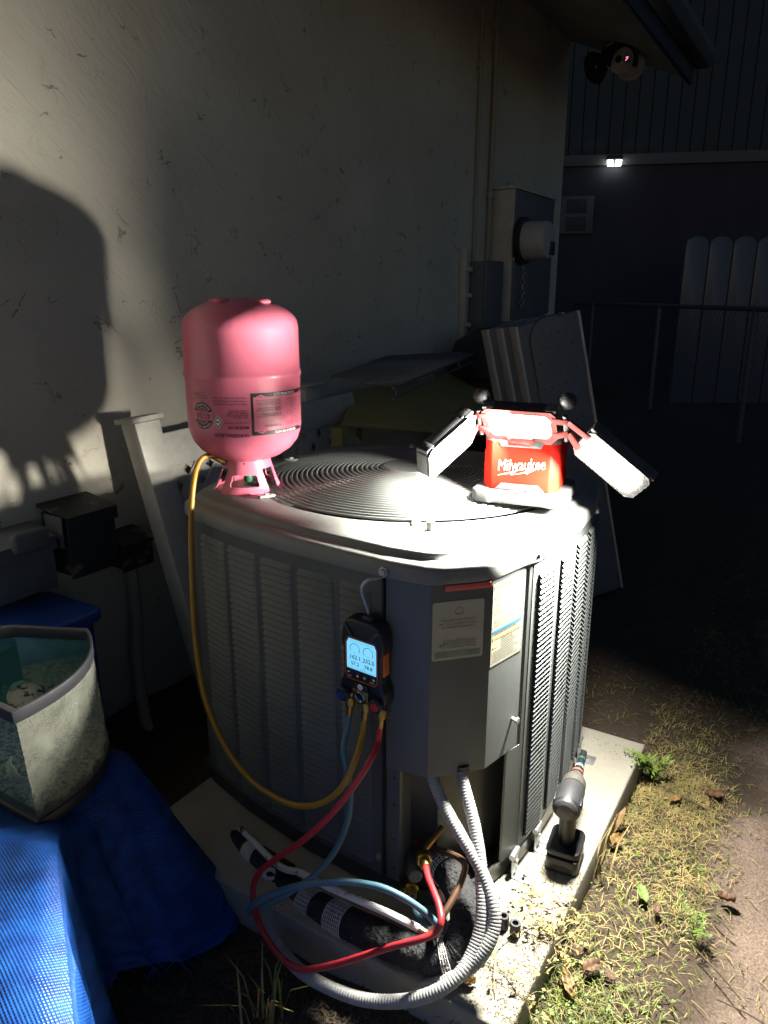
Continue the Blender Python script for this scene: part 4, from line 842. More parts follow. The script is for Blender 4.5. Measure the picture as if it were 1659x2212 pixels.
# swinging head: three panels
TAU = rad(28); HY = rad(-6); hr_ = V((r_.x * cos(HY) - r_.y * sin(HY), r_.x * sin(HY) + r_.y * cos(HY), 0)); hb_ = V((-hr_.y, hr_.x, 0))
hn = -hb_ * cos(TAU) - zz * sin(TAU); hu = zz * cos(TAU) - hb_ * sin(TAU)
PC = pln(1122, 920, Q(0, -.004, 0), b_k)
def lightpanel(c, pr, pn, wing, watts, aim, hu=hu):
    hw, hh, dp = .0755, .037, .026
    q = lambda a, b, d=0: c + pr * a + hu * b + pn * d
    hs = [(-hw, -hh + .012), (-hw + .012, -hh), (hw - .012, -hh), (hw, -hh + .012), (hw, hh - .010), (hw - .010, hh), (-hw + .010, hh), (-hw, hh - .010)]
    h = MB().prism(hs, q(0, 0, -.005), pr, hu, -pn * dp).build('light_panel', M['greylt'] if wing else M['dark'], wlight, bevel=.003)
    # bezel ring: outer housing outline to lens outline
    lx, ly, lc = .0615, .0255, .009
    lens = [(-lx, -ly + lc), (-lx + lc, -ly), (lx - lc, -ly), (lx, -ly + lc), (lx, ly - lc), (lx - lc, ly), (-lx + lc, ly), (-lx, ly - lc)]
    bz = MB(); n = 8; vs = [q(*p, -.0045) for p in hs] + [q(*p, .0015) for p in hs] + [q(x * 1.03, y * 1.06, .0015) for x, y in lens] + [q(x * 1.02, y * 1.04, -.003) for x, y in lens]
    bz.add(vs, [(k * n + i, k * n + (i + 1) % n, (k + 1) * n + (i + 1) % n, (k + 1) * n + i) for k in range(3) for i in range(n)])
    bz.build('bezel', M['redlt'] if not wing else M['grey'], h, ang=20)
    k = len(lens); ln = MB(); ln.add([q(*p, -.003) for p in lens] + [q(x * .97, y * .93, DOME if wing else -.001) for x, y in lens], [tuple(range(k, 2 * k))] + [(i, (i + 1) % k, k + (i + 1) % k, k + i) for i in range(k)]); ln.build('lens', M['lens'], h, ang=20)
    la = bpy.data.lights.new('led_array', 'AREA'); la.shape = 'RECTANGLE'; la.size = .115; la.size_y = .045; la.energy = watts; la.color = (1, .965, .87)
    az = aim.normalized(); ax = (pr - az * pr.dot(az)).normalized(); ay = (-az).cross(ax)
    lo_ = bpy.data.objects.new('led_array', la); COL.objects.link(lo_); lo_.parent = wlight; lo_.matrix_local = WORLD[wlight.name].inverted() @ frame(q(0, 0, .004 + (DOME if wing else 0)) + az * .012, ax, ay, -az)
    for s in (-1, 1): MB().obox(q(s * (hw - .012), hh - .002, -.016), pr * .012, hu * .004, pn * .013).build('corner_bumper', M['greylt'], h, bevel=.002)
    return q
lightpanel(PC, hr_, hn, False, LED_W[0], V((-.60, -.75, -.22)))
MB().obox(PC - hu * .034 + hn * .0055, hr_ * .026, hu * .010, hn * .005).build('latch', M['redlt'], wlight, bevel=.002)
lt_ = MB(); put_text(lt_, '10000 LUMENS', 0, -.002, .006, lambda a, b: PC - hu * .034 + hr_ * a + hu * b + hn * .0108, width=.04); lt_.build('latch_print', M['greylt'], wlight)
CR, CD, CT = RT, -UP, -FW
for sg, wv3, hgd, wof, cc in ((-1, (-.64, .58, .50), .084, .096, .60), (1, (.74, .64, .06), .092, .112, .55)):
    hg = PC + hr_ * (sg * hgd) - hn * .004
    wr = (CR * wv3[0] + CD * wv3[1] + CT * wv3[2]).normalized()
    n0 = CT * cc + (CR * (-sg * .7) + CD * .7) * math.sqrt(1 - cc * cc); wn_ = (n0 - wr * n0.dot(wr)).normalized()
    wu = wn_.cross(wr); wu = -wu if wu.dot(UP) < 0 else wu
    wc = hg + wr * wof
    lightpanel(wc, wr * sg, wn_, True, LED_W[1 if sg < 0 else 2], V((.62, -.66, -.30)) if sg < 0 else V((-.25, -.62, -.72)), wu)
    for du in (-.019, .019):
        a = PC + hr_ * (sg * .066) + hu * du + hn * .001; m_ = hg + hr_ * (sg * .006) + hu * (du * .7 + .004) + hn * .003; e = wc - wr * .066 + wu * du + wn_ * .001
        MB().bar(a, m_, .013, .006, hn).bar(m_, e, .013, .006, wn_).build('hinge_link', M['redlt'], wlight, bevel=.001)
    MB().tube([hg - hu * .03, hg + hu * .03], .005, 10).build('hinge_pin', M['dark'], wlight)
    MB().ball(hg + hu * .044 - hn * .028, .017, 14).build('hinge_knob', M['dark'], wlight)
    MB().obox(wc - wr * .060 + wu * .018 - wn_ * .020, wr * .016, wu * .022, wn_ * .012).build('panel_clip', M['grey'], wlight, bevel=.003)
MB().bar(PC - hn * .034 - hu * .012, Q(0, .10, .146), .10, .02, hu).build('neck', M['dark'], wlight, bevel=.004)

# ------------------------------------------------------------------ digital manifold gauge hanging on the louvres
mo = pln(781, 1432, (-.67, 1.012, 0), (-.05, -1, 0)); mu = V((.9985, -.05, 0)); mv = V((.006, -.035, .999)).normalized(); mn = mu.cross(mv).normalized()
mv = (mv * cos(rad(1)) + mu * sin(rad(1))); mu = mv.cross(mn)
def mq(a, b, d=0): return mo + mu * (a * .99) + mv * (b * .99) + mn * d
mg = thing('manifold_gauge', 'black digital manifold gauge with a lit blue screen hooked on the left louvres', 'gauge', mo)
half = [(0, .082), (.022, .082), (.036, .078), (.042, .066), (.046, .045), (.046, .030), (.0425, .020), (.0415, -.030), (.043, -.040), (.050, -.052), (.0505, -.072), (.046, -.082), (.034, -.084), (.026, -.072), (.018, -.068), (0, -.068)]
poly = [(-x, y) for x, y in reversed(half[1:])] + half
poly = poly[:-1] if poly[-1] == (0, -.068) and False else poly
MB().prism(poly, mq(0, 0, -.034), mu, mv, mn * .034).build('case', M['navy'], mg, bevel=.004, seg=3)
for s in (-1, 1):
    MB().obox(mq(s * .0445, .004, -.014), mu * .0018, mv * .022, mn * .009).build('side_grip', M['orange'], mg, bevel=.001)
    MB().bar(mq(s * .039, .072, -.002), mq(s * .018, .050, .002), .007, .008, mn).build('corner_bumper', M['toolgrey'], mg, bevel=.002)
oc = [(-.030, .047), (.030, .047), (.036, .036), (.0365, -.030), (.031, -.040), (-.031, -.040), (-.0365, -.030), (-.036, .036)]
n = len(oc); lo = MB(); lo.add([mq(*p, .0004) for p in oc] + [mq(*p, .0016) for p in oc] + [mq(x * .965, y * .97, .0016) for x, y in oc] + [mq(x * .965, y * .97, .0004) for x, y in oc], [(k * n + i, k * n + (i + 1) % n, (k + 1) * n + (i + 1) % n, (k + 1) * n + i) for k in range(3) for i in range(n)])
lo.build('orange_outline', M['orange'], mg)
scp = [(-.028, .043), (.028, .043), (.0325, .034), (.0325, -.018), (-.0325, -.018), (-.0325, .034)]
scr = MB().prism(scp, mq(0, 0, .0003), mu, mv, mn * .0006).build('screen', M['screen'], mg)
gi = MB(); gf = lambda a, b: mq(a, b, .0012)
for cx, tx, t2 in ((-.0145, '162.1', '57.2'), (.0155, '232.0', '78.8')):
    for i in range(17):
        t0, t1 = rad(215 - 250 * i / 17), rad(215 - 250 * (i + 1) / 17); plate(gi, [(cx + r * cos(t), .0245 + r * sin(t)) for r, t in ((.0102, t0), (.0112, t0), (.0112, t1), (.0102, t1))], gf)
    put_text(gi, tx, cx + .001, .0035, .0118, gf, bold=.012); put_text(gi, t2, cx + .0005, -.0095, .0108, gf, bold=.012)
    put_text(gi, 'psi', cx, .0160, .0035, gf); put_text(gi, '°F', cx + .012, .0010, .0035, gf); put_text(gi, 'Ev' if cx < 0 else 'Co', cx - .012, .0010, .0035, gf)
put_text(gi, 'R410A', .004, -.0145, .0032, gf)
plate(gi, [(-.031, -.0165), (.031, -.0165), (.031, -.0160), (-.031, -.0160)], gf); plate(gi, [(-.027, .0395), (.027, .0395), (.027, .0399), (-.027, .0399)], gf)
gi.build('readout', M['gauge'], scr)
for i, x in enumerate((-.0245, -.008, .008, .0245)):
    bt_ = MB().prism(rbox2(x - .0072, -.036, x + .0072, -.0225, .0015, 2), mq(0, 0, .0003), mu, mv, mn * .0016).build('button', M['dark'], mg, bevel=.0005)
    ic = MB(); gk = lambda a, b: mq(a, b, .0023)
    if i in (1, 2): s = 1 if i == 1 else -1; plate(ic, [(x - .003, -.029 - s * .0022), (x + .003, -.029 - s * .0022), (x, -.029 + s * .003)][::s], gk)
    else:
        plate(ic, [(x - .006 if i == 0 else x + .006, -.0245), (x - .0005 if i == 0 else x + .0005, -.0245), (x - .006 if i == 0 else x + .006, -.029)], gk); put_text(ic, 'ESC' if i == 0 else 'MENU', x, -.0345, .0042, gk, width=.0095)
    ic.build('icon_print', M['white'], bt_)
MB().prism([(-.017, -.066), (.017, -.066), (.015, -.043), (-.015, -.043)], mq(0, 0, .0005), mu, mv, mn * .004).build('valve_block_cover', M['navy'], mg, bevel=.001)
MB().lathe([(.0056, 0), (.0056, .001), (0, .001)], mq(0, -.0485, .0048), mn, 16).build('logo_disc', M['white'], mg)
dl_ = MB(); plate(dl_, [(-.0015, -.0505), (.0022, -.0505), (.0005, -.0462)], lambda a, b: mq(a, b, .0062)); dl_.build('logo_print', M['orange'], mg)
MB().prism([(-.016, -.081), (.0155, -.081), (.018, -.056), (-.018, -.056)], mq(0, 0, .0008), mu, mv, mn * .0045).build('sight_block', M['brass'], mg, bevel=.001)
MB().lathe([(.0105, .004), (.0115, .006), (.0115, .0085), (.0095, .009), (.009, .0075), (0, .0068)], mq(0, -.0685, 0), mn, 20).build('sight_glass', M['chrome'], mg)
for s, mm in ((-1, 'blueink'), (1, 'redstrip')):
    kp = mq(s * .0365, -.0735, .001); kn = (mn + mu * s * .12).normalized()
    kb = MB().lathe([(.012, 0), (.0145, .002), (.0145, .010), (.012, .013), (0, .013)], kp, kn, 9).build('hand_wheel', M['navy'], mg, bevel=.001)
    MB().lathe([(.0085, .0131), (.0085, .0142), (0, .0145)], kp, kn, 16).build('knob_disc', M['hr'] if s > 0 else M['tarp'], kb)
ports = []
for x, y in ((-.036, -.083), (0, -.080), (.036, -.083)):
    a = mq(x, y, -.016); dd = (-mv * .96 + mn * .20).normalized(); ports.append((a, dd))
    MB().lathe([(.006, 0), (.006, .010), (.0045, .010), (.0045, .014)], a, dd, 12).build('port', M['brass'], mg)
hk = catmull([mq(.004, .080, -.02), mq(.002, .10, -.018), mq(-.006, .128, -.014), mq(-.007, .145, -.012), mq(.004, .160, -.016), mq(.018, .163, -.03), mq(.018, .160, -.062)], 8)
MB().tube(hk, .0032, 8).build('hook', M['steel'], mg); MB().obox(mq(.006, .086, -.02), mu * .012, mv * .006, mn * .012).build('hook_mount', M['dark'], mg, bevel=.003)
def coupler(par, a, dd, s=1., m='brass'):
    MB().lathe([(.0085 * s, .008), (.0095 * s, .010), (.0095 * s, .026), (.008 * s, .029), (.0062 * s, .029), (.0062 * s, .045), (.0055 * s, .047), (0, .047)], a, dd, 18).build('hose_fitting', M[m], par)
    kn = MB()
    for i in range(18):
        t = 2 * pi * i / 18; e1 = dd.orthogonal().normalized(); e2 = dd.cross(e1); rd = e1 * cos(t) + e2 * sin(t)
        kn.obox(a + dd * .018 + rd * .0096 * s, dd * .0075, rd * .0006, rd.cross(dd) * .0008)
    kn.build('knurling', M[m], par, kind='stuff')

# ------------------------------------------------------------------ hoses
HRAD = .0061
def hose(name, label, start, pts, m, endfit=None):
    a, dd = start; t = thing(name, label, 'hose', pts[len(pts) // 2], 'refrigerant hoses of the manifold gauge')
    P = catmull([a + dd * .044, a + dd * .075] + pts, 10)
    MB().tube(P, HRAD, 12).build('hose_tube', M[m], t, ang=80); coupler(t, a, dd)
    if endfit:
        e, ed = endfit; coupler(t, e, ed, 1.5)
    return t
yv = TC + V((-.055, -.03, .858)); yv2 = TC + V((-.012, -.01, .862))
yp = [atY(768, 1640, .985), atY(742, 1695, .965), atY(705, 1730, .95), atY(655, 1741, .945), atY(600, 1725, .95), atY(535, 1678, .965), atY(480, 1600, .985), atY(441, 1500, 1.01), atY(421, 1370, 1.04), atY(414, 1230, 1.07), atY(413, 1120, 1.10), atY(418, 1045, 1.125), atY(428, 1003, 1.15), atY(446, 985, 1.175), atY(468, 988, 1.205)]
yh = hose('charging_hose', 'yellow hose looping from the manifold gauge up to the pink cylinder valve', ports[1], yp, 'hy')
e0 = yp[-1]; MB().tube([e0, e0.lerp(TC + V((-.012, -.01, .858)), .35)], .0085, 8).build('hose_fitting', M['brass'], yh)
MB().tube([e0.lerp(TC + V((-.012, -.01, .858)), .3), TC + V((-.008, -.005, .860))], .006, 10).build('hose_fitting', M['chrome'], yh)
rp = [atY(806, 1630, .985), atY(782, 1672, .96), atY(740, 1730, .935), atY(690, 1785, .915), atY(640, 1826, .90), atY(592, 1858, .89), atY(560, 1885, .885), atY(547, 1925, .875), atY(553, 1975, .855), atY(572, 2020, .835), atY(600, 2060, .82), atY(630, 2086, .815), atY(665, 2094, .82), atY(720, 2084, .835), atY(780, 2066, .85), atY(850, 2044, .865), atY(905, 2030, .88), atY(938, 2016, .895), atY(952, 1992, .905), atY(949, 1960, .925), atY(936, 1925, .95), atY(924, 1895, .975), atY(919, 1872, 1.0)]
rend = rp[-1] + V((0, 0, 0)); red_dir = (rp[-2] - rp[-1]).normalized()
red_port = rend - red_dir * .044
hose('charging_hose', 'red hose sagging from the manifold gauge and kinking in front of the pad', ports[2], rp, 'hr', (red_port, red_dir))
bp_ = [atY(742, 1625, .99), atY(754, 1680, .985), atY(757, 1735, .98), atY(748, 1785, .97), atY(724, 1838, .955), atY(690, 1880, .935), atY(650, 1912, .91), atY(605, 1940, .885), atY(570, 1957, .872), atY(548, 1968, .862), atY(538, 1968, .85), atY(545, 1956, .842), atY(562, 1944, .84), atY(590, 1930, .845), atY(640, 1914, .855), atY(700, 1906, .87), atY(760, 1906, .885), atY(820, 1916, .90), atY(870, 1938, .91), atY(912, 1966, .92), atY(940, 1992, .925), atY(948, 2010, .935), atY(930, 2010, .955), atY(905, 1985, .985), atY(893, 1955, 1.01), atY(890, 1935, 1.03)]
bdir = (bp_[-2] - bp_[-1]).normalized(); hose('charging_hose', 'blue hose falling from the manifold gauge and arching across the black insulated pipe', ports[0], bp_, 'hb', (bp_[-1] - bdir * .044, bdir))
p = bp_[-1] - bdir * .04; MB().tube([p, p - V((-.01, -.06, -.02)) * -.6], .006, 8).build('valve_stem', M['brass'], ac)
MB().tube([red_port, red_port + V((.012, .06, .02))], .006, 8).build('valve_stem', M['brass'], ac)

# ------------------------------------------------------------------ corrugated electrical whips under the control cover
def whip(label, pts, r=.0115):
    t = thing('electrical_whip', label, 'conduit', pts[len(pts) // 2], 'grey flexible conduits below the control cover')
    P0 = catmull(pts, 14); P = resample(P0, int(sum((b - a).length for a, b in zip(P0, P0[1:])) / .0014), False)
    MB().tube(P, lambda i, k: r * (1 + (.02, .03, .02, -.035)[i % 4]), 16).build('flexible_conduit', M['conduit'], t, ang=25)
    MB().tube([P[0] + V((0, 0, .012)), P[0], P[4]], r * 1.35, 12).build('connector', M['dark'], t)
A1 = [atY(997, 1660, 1.115), atY(1003, 1700, 1.10), atY(1014, 1740, 1.085), atY(1026, 1790, 1.065), atY(1036, 1850, 1.04), atY(1041, 1910, 1.015), atY(1042, 1965, .99), atY(1034, 2020, .965), atY(1018, 2065, .94), atY(992, 2105, .91), atY(955, 2135, .885), atY(905, 2156, .865), atY(845, 2164, .85), atY(780, 2158, .84), atY(715, 2135, .835), atY(660, 2105, .835), atY(622, 2070, .85), atY(600, 2030, .875)]
B1 = [atY(932, 1670, 1.085), atY(944, 1705, 1.075), atY(962, 1745, 1.065), atY(990, 1795, 1.05), atY(1020, 1845, 1.035), atY(1048, 1900, 1.02), atY(1066, 1955, 1.0), atY(1067, 2005, .98), atY(1050, 2050, .955), atY(1022, 2085, .935), atY(990, 2108, .92), atY(950, 2122, .915), atY(900, 2135, .915)]
whip('longer grey corrugated conduit curling from the control cover across the front of the pad', A1)
whip('shorter grey corrugated conduit dropping beside the longer one and ending behind it', B1)

# ------------------------------------------------------------------ line set: black foam, taped; bare lines
FR = .030
ip = [atY(560, 1862, 1.00), atY(600, 1900, .985), atY(655, 1945, .965), atY(720, 1978, .95), atY(790, 2012, .94), atY(850, 2040, .935), atY(905, 2060, .935), atY(950, 2068, .945), atY(985, 2052, .965), atY(1003, 2010, .99), atY(1006, 1965, 1.02), atY(992, 1925, 1.055), atY(975, 1893, 1.075), atY(955, 1865, 1.10)]
fp = catmull(ip, 12)
ft = thing('insulated_pipe', 'thick black foam pipe hooked across the pad, bound with white fibre tape', 'pipe', (fp[60].x, fp[60].y, PZ))
rs = random.Random(3); jt = [1 + rs.uniform(-.05, .05) for _ in fp]
MB().tube(fp, lambda i, t: FR * jt[i], 18).build('foam_sleeve', M['foam'], ft, ang=80)
def wrap(par, P, i0, i1, r):
    Pw = P[i0:i1 + 1]; n = 26; w = MB(); strands = MB()
    for k in range(n):
        t = 2 * pi * k / n; pts = []
        for i, p in enumerate(Pw):
            T = (Pw[min(i + 1, len(Pw) - 1)] - Pw[max(i - 1, 0)]).normalized(); e1 = T.cross(V((0, 0, 1))).normalized(); e2 = T.cross(e1)
            pts.append(p + (e1 * cos(t) + e2 * sin(t)) * (r + .001))
        strands.tube(pts, .0011, 4, caps=False)
    m = max(4, int(sum((b - a).length for a, b in zip(Pw, Pw[1:])) / .0042)); Q_ = resample(Pw, m, False)
    for i, p in enumerate(Q_):
        T = (Q_[min(i + 1, m - 1)] - Q_[max(i - 1, 0)]).normalized(); e1 = T.cross(V((0, 0, 1))).normalized(); e2 = T.cross(e1)
        strands.tube([p + (e1 * cos(2 * pi * k / 20) + e2 * sin(2 * pi * k / 20)) * (r + .0014 + rs.uniform(-.0004, .0008)) for k in range(20)], .0011, 4, closed=True)
    for _ in range(7):
        p = Pw[rs.choice((0, -1))]; a = V((rs.uniform(-1, 1), rs.uniform(-1, 1), rs.uniform(-.2, 1))).normalized(); strands.tube([p + a * r, p + a * (r + .010) + V((rs.uniform(-.01, .01), rs.uniform(-.01, .01), 0))], .0007, 4)
    strands.build('fibre_tape', M['mesh'], par)
wrap(ft, fp, 25, 30, FR * 1.04); wrap(ft, fp, 36, 42, FR * 1.04); wrap(ft, fp, 85, 89, FR * 1.04); wrap(ft, fp, 148, 155, FR * 1.04)
lp = [atY(520, 1790, 1.02), atY(600, 1868, .97), atY(650, 1886, .955), atY(700, 1912, .94), atY(760, 1938, .93), atY(820, 1964, .925), atY(870, 1988, .925), atY(905, 2006, .928)]
L_ = thing('liquid_line', 'thin chipped white painted liquid line lying along the black insulated pipe', 'pipe', lp[4])
MB().tube(catmull(lp, 8), .0068, 10).build('painted_tube', M['chip'], L_)
cp_ = [atY(905, 2006, .928), atY(925, 2016, .93), atY(940, 2003, .94), atY(958, 1975, .955), atY(982, 1935, .985), atY(1000, 1895, 1.015), atY(1004, 1868, 1.035), atY(990, 1852, 1.055), atY(965, 1842, 1.075), atY(938, 1832, 1.095), atY(900, 1815, 1.12)]
MB().tube(catmull(cp_, 8), .0062, 10).build('copper_tube', M['copper'], L_)
# second foam piece with a pale band at the left
sp_ = [atY(440, 1770, 1.08), atY(505, 1815, 1.03), atY(560, 1852, 1.0), atY(620, 1890, .985)]
s2 = thing('insulated_pipe', 'short black foam pipe with a pale band, beside the red hose bend', 'pipe', sp_[2])
P = catmull(sp_, 8); MB().tube(P, .025, 16).build('foam_sleeve', M['foam'], s2, ang=80)
MB().tube(resample(P[13:17], 6, False), .0262, 20, caps=False).build('pale_band', M['mesh'], s2, thick=.001)
c = atY(583, 1888, .962); MB().tube([c + RT * (.012 * cos(a)) + UP * (.010 * sin(a)) for a in [2 * pi * i / 14 for i in range(14)]], .004, 6, closed=True).build('clip', M['mesh'], s2)

# ------------------------------------------------------------------ cordless driver standing on its battery on the pad
dO = atZ(1216, 1868, PZ); dy = (V((-.12, 1, 0))).normalized(); dx = V((dy.y, -dy.x, 0))
def dq(a, b, h): return dO + dx * a + dy * b + zz * h
dr = thing('impact_driver', 'black and grey cordless impact driver standing on its battery on the concrete pad', 'drill', dO)
bt = MB().prism(rbox2(-.034, -.030, .034, .062, .012, 4), dq(0, 0, .001), dx, dy, zz * .034).build('battery', M['blk'], dr, bevel=.004)
MB().prism(rbox2(-.036, -.026, .036, .064, .016, 4), dq(0, 0, .0355), dx, dy, zz * .016).build('battery_shoe', M['blk'], dr, bevel=.005)
MB().prism(rbox2(-.016, .006, .016, .018, .002, 2), dq(0, -.0301, 0), dx, zz, -dy * .001).build('charge_indicator', M['dark'], bt)
bl_ = MB(); put_text(bl_, 'XC5.0', 0, .022, .010, lambda a, b: dq(a, -.0310, b)); bl_.build('print', M['greylt'], bt)
gp = catmull([dq(0, .020, .050), dq(0, .017, .085), dq(0, .012, .120), dq(0, .012, .150)], 6)
MB().grid(20, len(gp) - 1, lambda a, b: gp[round(b * (len(gp) - 1))] + dx * (.0175 * cos(2 * pi * a)) + dy * (.023 * sin(2 * pi * a)), wrap=True).build('grip', M['blk'], dr, ang=70)
MB().obox(dq(0, .042, .118), dx * .006, dy * .006, zz * .014).build('trigger', M['dark'], dr, bevel=.003)
bx = V((dy.x, dy.y, .05)).normalized(); bo = dq(0, .012, .158)
MB().lathe([(0, -.046), (.018, -.045), (.025, -.039), (.0275, -.026), (.0275, .030), (.026, .036)], bo, bx, 22).build('motor_housing', M['toolgrey'], dr, bevel=.001)
MB().lathe([(.0275, -.034), (.0288, -.032), (.0288, -.026), (.0275, -.024)], bo - zz * .002, bx, 22).build('rear_band', M['blk'], dr)
for s in (-1, 1):
    MB().obox(bo + dx * (s * .027) + bx * -.012, dx * .002, bx * .014, zz * .012).build('side_plate', M['blk'], dr, bevel=.0015)
MB().lathe([(.0265, .036), (.0245, .058), (.019, .070), (.0145, .080), (0, .080)], bo, bx, 22).build('nose', M['toolsil'], dr)
MB().lathe([(.0125, .080), (.0125, .100), (.0095, .104), (.0095, .125), (.0085, .127), (.0085, .150), (.0075, .152), (.0075, .168), (0, .168)], bo, bx, 16).build('nut_driver_bit', M['blk'], dr)
for z, r, m in ((.089, .0129, 'redstrip'), (.113, .0099, 'blueink'), (.138, .0089, 'valvegreen'), (.108, .0098, 'yink')): MB().lathe([(r, z), (r, z + .0035)], bo, bx, 16).build('colour_ring', M[m], dr)

# ------------------------------------------------------------------ small rubber caps and a ring on the pad
for i, (x, y, lb, ax) in enumerate(((1087, 2004, 'hollow black rubber cap standing on the pad, nearer the conduit', (0, 0, 1)), (1112, 2020, 'hollow black rubber cap standing on the pad, nearer the dried vine', (0, 0, 1)))):
    p = atZ(x, y, PZ); t = thing('rubber_cap', lb, 'rubber cap', p, 'rubber caps on the pad')
    MB().lathe([(.0105, 0), (.0105, .028), (.0098, .029), (.006, .029), (.0055, .028), (.0055, .004), (0, .004)], p + zz * .0005, ax, 20).build('cap_body', M['dark'], t)
p = atZ(1046, 2083, PZ) + zz * .006
tag(MB().tube([p + V((.0, .0045 * cos(a), .0045 * sin(a))) for a in [2 * pi * i / 14 for i in range(14)]], .0022, 6, closed=True).build('rubber_ring', M['blk']), 'tiny black rubber ring lying on the pad beside the conduits', 'ring')

# ------------------------------------------------------------------ blue tarp over a low box
TZ = .40; random.seed(8)
PQ = [(-.34, .16, .47, .02), (-.50, .285, .47, .02), (-.613, .355, .47, .02), (-.75, .44, .47, .02), (-.87, .515, .465, .03), (-.955, .575, .44, .05), (-1.025, .635, .405, .08), (-1.052, .70, .40, .085), (-1.058, .77, .40, .09), (-1.068, .795, .40, .09), (-1.085, .805, .40, .09), (-1.25, .80, .40, .08), (-1.62, .78, .40, .08)]
P3 = catmull([V((q[0], q[1], q[2])) for q in PQ], 6); P4 = catmull([V((q[3], 0, 0)) for q in PQ], 6)
peri3 = resample(P3, 170, False); peri = [V((p.x, p.y, 0)) for p in peri3]; NP_ = 170
def flare_at(p): return P4[min(range(len(P3)), key=lambda i: (P3[i] - p).length)].x
icor = min(range(NP_), key=lambda i: (peri[i] - V((-1.068, .795, 0))).length)
tg = thing('tarp', 'blue woven plastic tarp with frayed hem draped over a low box, under the aquarium', 'tarp', (-1.3, .45, 0))
NS = 46; tv = []; tuv = []
acc = 0
for i, p in enumerate(peri):
    q = peri[min(i + 1, NP_ - 1)] - peri[max(i - 1, 0)]; zt_ = peri3[i].z; flr = flare_at(peri3[i]); nrm = V((q.y, -q.x, 0)).normalized(); acc += (p - peri[max(i - 1, 0)]).length
    cor = math.exp(-((i - icor) / 11) ** 2)
    fold = .020 * sin(acc * 31 + .6) + .012 * sin(acc * 67 + 2.) + .008 * sin(acc * 15) + .004 * sin(acc * 140 + 1)
    hem = .055 + .03 * sin(acc * 11) + .02 * sin(acc * 27 + 1) - .03 * cor
    for j in range(NS + 1):
        s = j / NS
        if s < .35:
            k = s / .35; b = V((-1.40, max(-.15, min(.6, p.y - .25 * max(0, zt_ - TZ) / .07)), 0)); pos = b.lerp(p, k); z = TZ + (zt_ - TZ) * k ** .6 + .006 * sin(pos.x * 22 + pos.y * 15) + .004 * sin(pos.y * 40) - .010 * max(0, k - .93) / .07
        else:
            k = (s - .35) / .65; fl_ = flr * k ** .8 + .095 * cor * k ** 1.1
            pos = p + nrm * (fl_ + fold * k ** .7 * (1 - .2 * k) + .004 * sin(k * 23 + acc * 40) * k + .0025 * sin(k * 47 - acc * 85) * k); z = zt_ - .010 - (zt_ - .01 - hem) * (1 - (1 - k) ** 1.25) + .008 * sin(k * 9 + acc * 6) * k
        tv.append(V((pos.x, pos.y, z))); tuv.append((pos.x * .75 + pos.y * .4, pos.y * .9 - pos.x * .35) if s < .35 else (acc, s * .75))
tm = MB(); tm.add(tv, [(i * (NS + 1) + j, (i + 1) * (NS + 1) + j, (i + 1) * (NS + 1) + j + 1, i * (NS + 1) + j + 1) for i in range(NP_ - 1) for j in range(NS)])
tm.build('tarp_sheet', M['tarp'], tg, ang=180, uv=tuv)
fr = MB()
for i in range(0, NP_ - 1):
    for rep in range(2):
        a = tm.v[i * (NS + 1) + NS].lerp(tm.v[(i + 1) * (NS + 1) + NS], random.random()); l = random.uniform(.004, .03) * (1 + (random.random() < .08)); dxy = V((random.uniform(-.02, .02), random.uniform(-.02, .02), 0))
        sd = V((random.uniform(-1, 1), random.uniform(-1, 1), 0)).normalized() * .0009; b = a + dxy * .5 + V((0, 0, -l * .5)); c = a + dxy * 1.3 + V((0, 0, -l)); c.z = max(c.z, .004)
        fr.add([a - sd, a + sd, b + sd, b - sd, c], [(0, 1, 2, 3), (3, 2, 4)])
fr.build('frayed_hem', M['tarp'], tg, kind='stuff')
bx_ = MB().box((-1.74, .0, .0), (-1.075, .775, TZ - .012)); tag(bx_.build('crate', M['bin'], bevel=.01), 'low box hidden under the blue tarp', 'box')
bn = thing('storage_bin', 'dark blue plastic bin with a lid behind the aquarium', 'bin', (-1.66, .93, .0))
MB().prism(rbox2(-1.745, .82, -1.53, 1.10, .03), (0, 0, 0), (1, 0, 0), (0, 1, 0), (0, 0, .455)).build('bin_body', M['bin'], bn, bevel=.004)
MB().prism(rbox2(-1.76, .805, -1.515, 1.115, .03), (0, 0, .456), (1, 0, 0), (0, 1, 0), (0, 0, .03)).build('lid', M['bin'], bn, bevel=.008)

